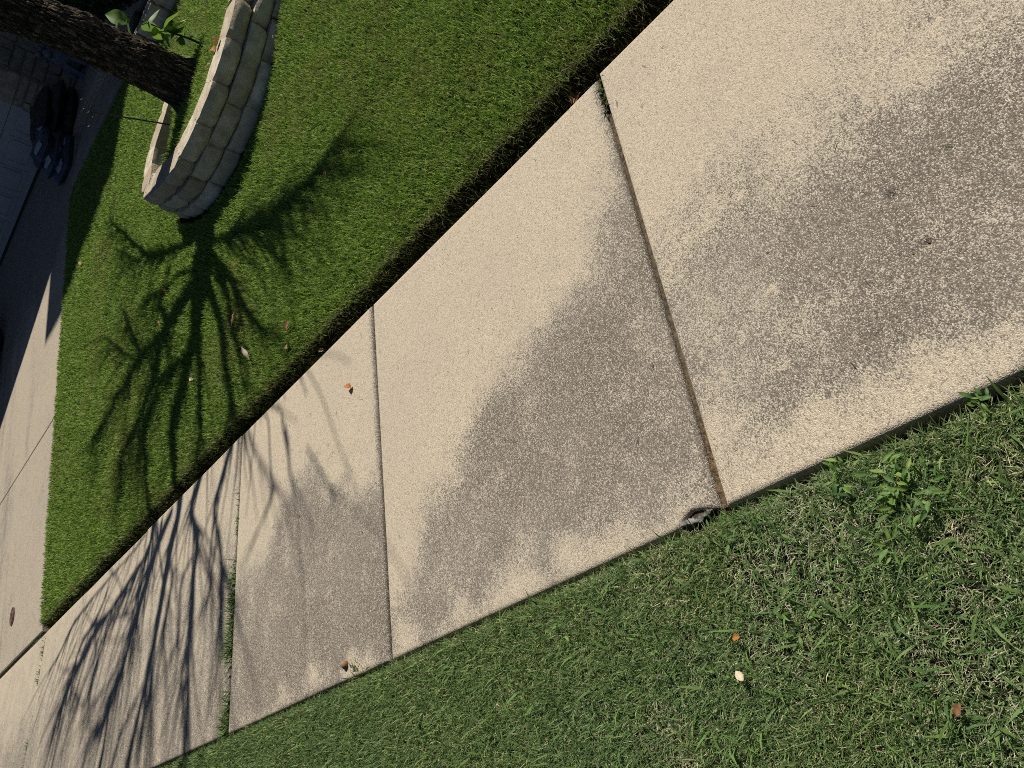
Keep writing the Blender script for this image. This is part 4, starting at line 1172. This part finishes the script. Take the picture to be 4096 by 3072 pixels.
DEAD = [leaf_shape(1, 0.62, 3.5, 0.5, 0.5, 16, c, 0.2, s) for s, c in enumerate([(0.42, 0.27, 0.16), (0.30, 0.15, 0.075), (0.15, 0.085, 0.05), (0.52, 0.42, 0.30), (0.42, 0.17, 0.05)])]
for m_ in DEAD: m_.materials.append(M['deadleaf'])
STALK = tube_mesh('stalk', [(-0.28, 0.02, -0.01), (-0.1, 0, 0.01), (0.02, 0, 0)], 0.012, 5); STALK.materials.append(M['acorn'])
NARROW = leaf_shape(1, 0.30, 0, 0.3, 0.4, 12, (0.50, 0.42, 0.33), 0.15, 30); NARROW.materials.append(M['deadleaf'])
PALE = leaf_shape(1, 0.55, 0, 0.4, 0.3, 12, (0.66, 0.56, 0.40), 0.12, 31); PALE.materials.append(M['deadleaf'])
rl = random.Random(3)
def fallen(x, y, size, mesh, label, z=None, rot=None):
    if z is None: z = float(ground_z(np.array([x]), np.array([y]))[0]) + 0.040
    t = empty('fallen_leaf', (x, y, z))
    t.rotation_euler = rot or (rl.uniform(-0.5, 0.5), rl.uniform(-0.5, 0.3), rl.uniform(0, 6.28))
    t.scale = (size, size, size)
    tag(t, label, 'leaf', 'fallen leaves')
    obj('blade', mesh, None, t); obj('stalk', STALK, None, t)
fallen(2.80, 3.50, 0.095, DEAD[0], 'large tan lobed leaf on the lawn below the branch shadows', rot=(0.2, -0.3, 2.4))
fallen(2.43, 3.41, 0.085, NARROW, 'narrow pale pointed leaf standing in the lawn near the sidewalk', rot=(1.0, -0.5, 0.1))
fallen(2.37, 2.92, 0.055, DEAD[1], 'small curled brown leaf on the lawn left of the trimmed edge')
fallen(2.24, 2.97, 0.050, DEAD[0], 'small pinkish-tan leaf on the lawn close to the trimmed edge')
fallen(2.95, 2.43, 0.045, DEAD[0], 'tiny tan leaf in the open sunny lawn below the block wall')
fallen(3.76, 4.68, 0.055, DEAD[2], 'dark shrivelled leaf under the left-hand branch shadow')
fallen(3.52, 4.78, 0.050, DEAD[1], 'reddish brown leaf among the left-hand branch shadows')
fallen(2.73, 4.80, 0.060, DEAD[2], 'blackish leaf on the shadowed lawn nearest the driveway corner')
fallen(2.74, 4.22, 0.045, PALE, 'small whitish leaf between the trunk shadows on the lawn')
fallen(5.60, 7.00, 0.065, DEAD[0], 'tan leaf at the edge of the house shadow on the lawn')
fallen(3.10, 3.52, 0.050, DEAD[4], 'orange-brown leaf on the lawn right of the trunk shadow')
fallen(3.38, 4.42, 0.045, DEAD[0], 'small tan leaf just left of the trunk shadow')
fallen(2.118, 1.99, 0.060, DEAD[1], 'brown leaf lodged in the dark gap beside the middle slab', z=-0.02)
fallen(2.115, 1.03, 0.070, DEAD[1], 'reddish leaf lodged in the dark gap near the first joint', z=-0.02)
fallen(2.125, 2.76, 0.045, DEAD[0], 'tan leaf fragment caught in the lawn edge by the third slab', z=-0.01)
fallen(1.765, 2.485, 0.045, DEAD[4], 'curled orange-brown leaf lying on the bare sidewalk', z=0.012, rot=(0.6, -0.5, 0.8))
fallen(0.305, 0.93, 0.026, DEAD[4], 'small orange leaf on the street-side grass', rot=(0.2, 0.1, 1.4))
fallen(0.222, 0.95, 0.030, PALE, 'pale cream leaf on the street-side grass below the orange one', rot=(0.3, 0.1, 0.6))
fallen(0.098, 0.556, 0.028, DEAD[1], 'brown lobed leaf half sunk in the street-side grass at the corner', rot=(0.2, 0.2, 2.2))
fallen(4.40, 3.02, 0.075, DEAD[4], 'rusty oak leaf lying against the top of the right-hand wall block', z=0.525, rot=(0.3, -0.5, 2.3))
fallen(4.36, 3.09, 0.075, DEAD[4], 'rusty oak leaf in the middle of the little drift on the wall', z=0.52, rot=(0.5, -0.4, 0.6))
fallen(4.33, 3.17, 0.06, DEAD[0], 'tan oak leaf at the lower end of the little drift on the wall', z=0.515, rot=(0.2, -0.4, 1.6))

nut = empty('nut', (0.640, 2.595, 0.010)); tag(nut, 'small brown nut lying on the sidewalk edge near the second joint', 'nut')
b = bmesh.new(); bmesh.ops.create_uvsphere(b, u_segments=14, v_segments=9, radius=0.0125)
for v in b.verts: v.co.x *= 1.2; v.co += noise.noise_vector(v.co * 120) * 0.0012
obj('shell', smooth((lambda m: (b.to_mesh(m), b.free(), m)[2])(bpy.data.meshes.new('shell'))), M['acorn'], nut)
obj('cap', tube_mesh('cap', [(-0.018, 0, 0), (-0.010, 0, 0.0), (-0.004, 0, 0.001)], [0.002, 0.0105, 0.013], 12), M['dirt'], nut)

# torn root-bound plastic and rubble under the chipped slab corner
deb = empty('torn_plastic', (0.585, 0.985, -0.03)); tag(deb, 'crumpled grey plastic strip stuck under the chipped sidewalk corner', 'litter')
pts = [(0.030, 0.045, 0.005), (0.008, 0.050, 0.018), (0.012, 0.020, 0.024), (0.016, -0.010, 0.022), (0.006, -0.035, 0.018), (-0.006, -0.055, 0.010)]
C = catmull([(-p[0] + 0.02, p[1], p[2]) for p in pts], 8)
v, q, t = tube(C, 0.0075 + 0.003 * np.sin(np.arange(len(C)) * 2.4), 14)
v = v + np.array([noise.noise_vector(Vector(p) * 90) for p in v]) * 0.004
obj('strip', smooth(np_mesh('strip', v, quads=q, tris=t)), M['foil'], deb)
for k in range(3):
    b = bmesh.new(); bmesh.ops.create_icosphere(b, subdivisions=2, radius=0.011)
    for v in b.verts: v.co += noise.noise_vector(v.co * 70 + Vector((k * 5, 0, 0))) * 0.006
    obj('rubble', b, M['chip'], deb, ((0.012, 0.02, 0.008)[k], (0.062, -0.045, -0.07)[k], 0.008))

# ------------------------------------------------------------------ broad-leaved weeds in the verge
WL = [leaf_shape(1, w, 0, c, 0.28, 9, col, 0.10, 40 + i) for i, (w, c, col) in enumerate(((0.36, 0.35, (0.15, 0.27, 0.07)), (0.27, 0.5, (0.18, 0.30, 0.075)), (0.34, 0.3, (0.105, 0.20, 0.06)), (0.30, 0.4, (0.25, 0.36, 0.075))))]
for m_ in WL: m_.materials.append(M['leaf'])
def weed(x, y, spread, count, size, label, seed):
    z = float(ground_z(np.array([x]), np.array([y]))[0])
    t = empty('weed', (x, y, z)); tag(t, label, 'weed', 'weeds in the street-side grass')
    rs = random.Random(seed)
    for k in range(count):
        a = rs.uniform(0, 6.28); r = spread * math.sqrt(rs.random()) * 0.7
        o = bpy.data.objects.new('leaf', WL[rs.randrange(4)]); o.parent = t
        o.location = (r * math.cos(a), r * math.sin(a), rs.uniform(0.022, 0.045))
        s = size * rs.uniform(0.3, 0.62); o.scale = (s, s, s)
        o.rotation_euler = (rs.uniform(-0.6, 0.6), rs.uniform(-0.7, 0.25), a + rs.uniform(-1.2, 1.2))
        COL.objects.link(o)
weed(0.455, 0.495, 0.075, 44, 0.050, 'largest broad-leaved weed clump beside the nearest slab', 1)
weed(0.500, 0.530, 0.05, 22, 0.050, 'leafy weed pressed against the upper side of the largest clump', 6)
weed(0.540, 0.605, 0.04, 20, 0.046, 'small weed tuft touching the slab edge left of the largest clump', 2)
weed(0.370, 0.560, 0.03, 9, 0.05, 'low weed with a few blades below the largest clump', 3)
weed(0.560, 0.330, 0.03, 14, 0.05, 'spiky grass weed against the slab at the right edge', 4)
weed(0.515, 0.915, 0.05, 10, 0.045, 'sparse weed below the sandy sidewalk joint', 5)
weed(0.475, 1.45, 0.05, 10, 0.04, 'little weed in the smooth grass beside the second slab', 7)
weed(0.50, 2.30, 0.045, 12, 0.04, 'green weed at the foot of the second joint', 8)
weed(0.30, 0.80, 0.06, 9, 0.05, 'thin weed in the grass above the orange leaf', 9)

# ------------------------------------------------------------------ sprouts behind the trunk
SL = [leaf_shape(1, w, 0, c, 0.22, 10, col, 0.08, 60 + i) for i, (w, c, col) in enumerate(((0.52, 0.45, (0.16, 0.28, 0.06)), (0.50, 0.3, (0.22, 0.34, 0.05)), (0.46, 0.6, (0.13, 0.22, 0.08)), (0.5, 0.5, (0.10, 0.17, 0.06))))]
for m_ in SL: m_.materials.append(M['leaf'])
sap = empty('sapling', (4.98, 3.52, 0.46)); tag(sap, 'leafy green sprouts growing behind the right side of the trunk', 'sapling')
SP = [(4.942, 3.618, 0.93, 0.15, 0, 0.9, -1.0), (4.941, 3.600, 0.815, 0.115, 2, -0.9, -0.1), (4.945, 3.600, 0.76, 0.14, 0, -0.5, 0.9), (4.965, 3.590, 0.735, 0.15, 1, -0.8, 0.2),
      (4.965, 3.580, 0.69, 0.12, 1, -0.9, 0.3), (4.945, 3.600, 0.675, 0.105, 2, -1.0, 0.2), (4.955, 3.590, 0.64, 0.11, 3, 0.4, 0.7), (4.973, 3.575, 0.57, 0.11, 2, -0.7, 0.3),
      (4.95, 3.61, 0.95, 0.09, 3, 1.6, 0.3), (4.935, 3.63, 0.985, 0.08, 2, 1.9, -0.2), (4.94, 3.61, 0.865, 0.12, 0, 0.2, 0.8), (4.95, 3.60, 0.80, 0.11, 1, 0.9, 0.6),
      (4.975, 3.57, 0.62, 0.09, 0, 0.8, -0.2), (4.96, 3.58, 0.71, 0.11, 3, 1.4, 0.4), (4.98, 3.56, 0.60, 0.08, 1, -0.2, -0.3)]
for (x, y, z, s, k, a, p) in SP:
    o = bpy.data.objects.new('leaf', SL[k]); o.parent = sap
    o.location = (x - 4.98 - 0.005, y - 3.52 - 0.02, z - 0.475); o.scale = (s * 1.25, s * 1.25, s * 1.25); o.rotation_euler = (0.3 * math.sin(z * 40), p, a); COL.objects.link(o)
for k, (x, y, z) in enumerate(((4.965, 3.59, 0.95), (4.975, 3.57, 0.80), (4.98, 3.57, 0.70), (4.99, 3.55, 0.6))):
    obj('stem', tube_mesh('stem', catmull([(0.01 * k - 0.02, 0.012 * k - 0.01, -0.02), ((x - 4.98) * 0.6, (y - 3.52) * 0.5, (z - 0.46) * 0.5), (x - 4.98, y - 3.52, z - 0.46)], 5), np.linspace(0.005, 0.003, 11), 6), M['deadleaf'] if False else M['bark'], sap)

# ------------------------------------------------------------------ dark shrub in the shaded bed
def shrub_leaves():
    n = 16000; rs = np.random.RandomState(9)
    p = rs.normal(0, 1, (n, 3)); p /= np.linalg.norm(p, axis=1)[:, None]
    r = 0.55 + 0.45 * rs.rand(n) ** 0.5
    lump = np.array([noise.noise(Vector(q) * 2.3) for q in p]) * 0.25
    c = p * (r * (1 + lump))[:, None] * np.array([0.78, 1.0, 0.72]) + np.array([0, 0, 0.62])
    c[:, 2] = np.maximum(c[:, 2], 0.02)
    a = rs.normal(0, 1, (n, 3)); a /= np.linalg.norm(a, axis=1)[:, None]
    b = np.cross(a, rs.normal(0, 1, (n, 3))); b /= np.linalg.norm(b, axis=1)[:, None]
    s = rs.uniform(0.018, 0.034, n)[:, None]
    V = np.stack([c - a * s, c + b * s * 0.5, c + a * s, c - b * s * 0.5], 1).reshape(-1, 3)
    k = np.arange(n) * 4
    me = np_mesh('foliage', V, quads=np.stack([k, k + 1, k + 2, k + 3], 1))
    col = np.repeat(np.concatenate([np.array([0.03, 0.055, 0.018]) * rs.uniform(0.6, 1.4, (n, 1)), np.ones((n, 1))], 1), 4, axis=0)
    set_attr(me, 'col', col, 'FLOAT_COLOR'); return me
FOLIAGE = shrub_leaves()
for (sx, sy, sr, lab) in ((7.85, 4.55, 0.2, 'dense dark evergreen shrub in deep shade right behind the edging blocks'), (8.55, 5.45, 1.7, 'dense dark evergreen shrub further back, nearest the stone wall'), (8.9, 4.1, 3.1, 'dense dark evergreen shrub furthest back at the top of the picture')):
    shrub = empty('shrub', (sx, sy, 0.52), sr); tag(shrub, lab, 'shrub', 'dark shrubs in the shaded bed')
    f = obj('foliage', FOLIAGE, M['leaf'], shrub); f['kind'] = 'stuff'
    for k in range(6):
        a = k * 1.05
        obj('stem', tube_mesh('stem', catmull([(0.04 * math.cos(a), 0.04 * math.sin(a), -0.08), (0.2 * math.cos(a), 0.25 * math.sin(a), 0.45), (0.42 * math.cos(a + .3), 0.5 * math.sin(a + .3), 0.95)], 5), np.linspace(0.022, 0.007, 11), 7), M['bark'], shrub)
print('blades', n_lawn, n_verge)
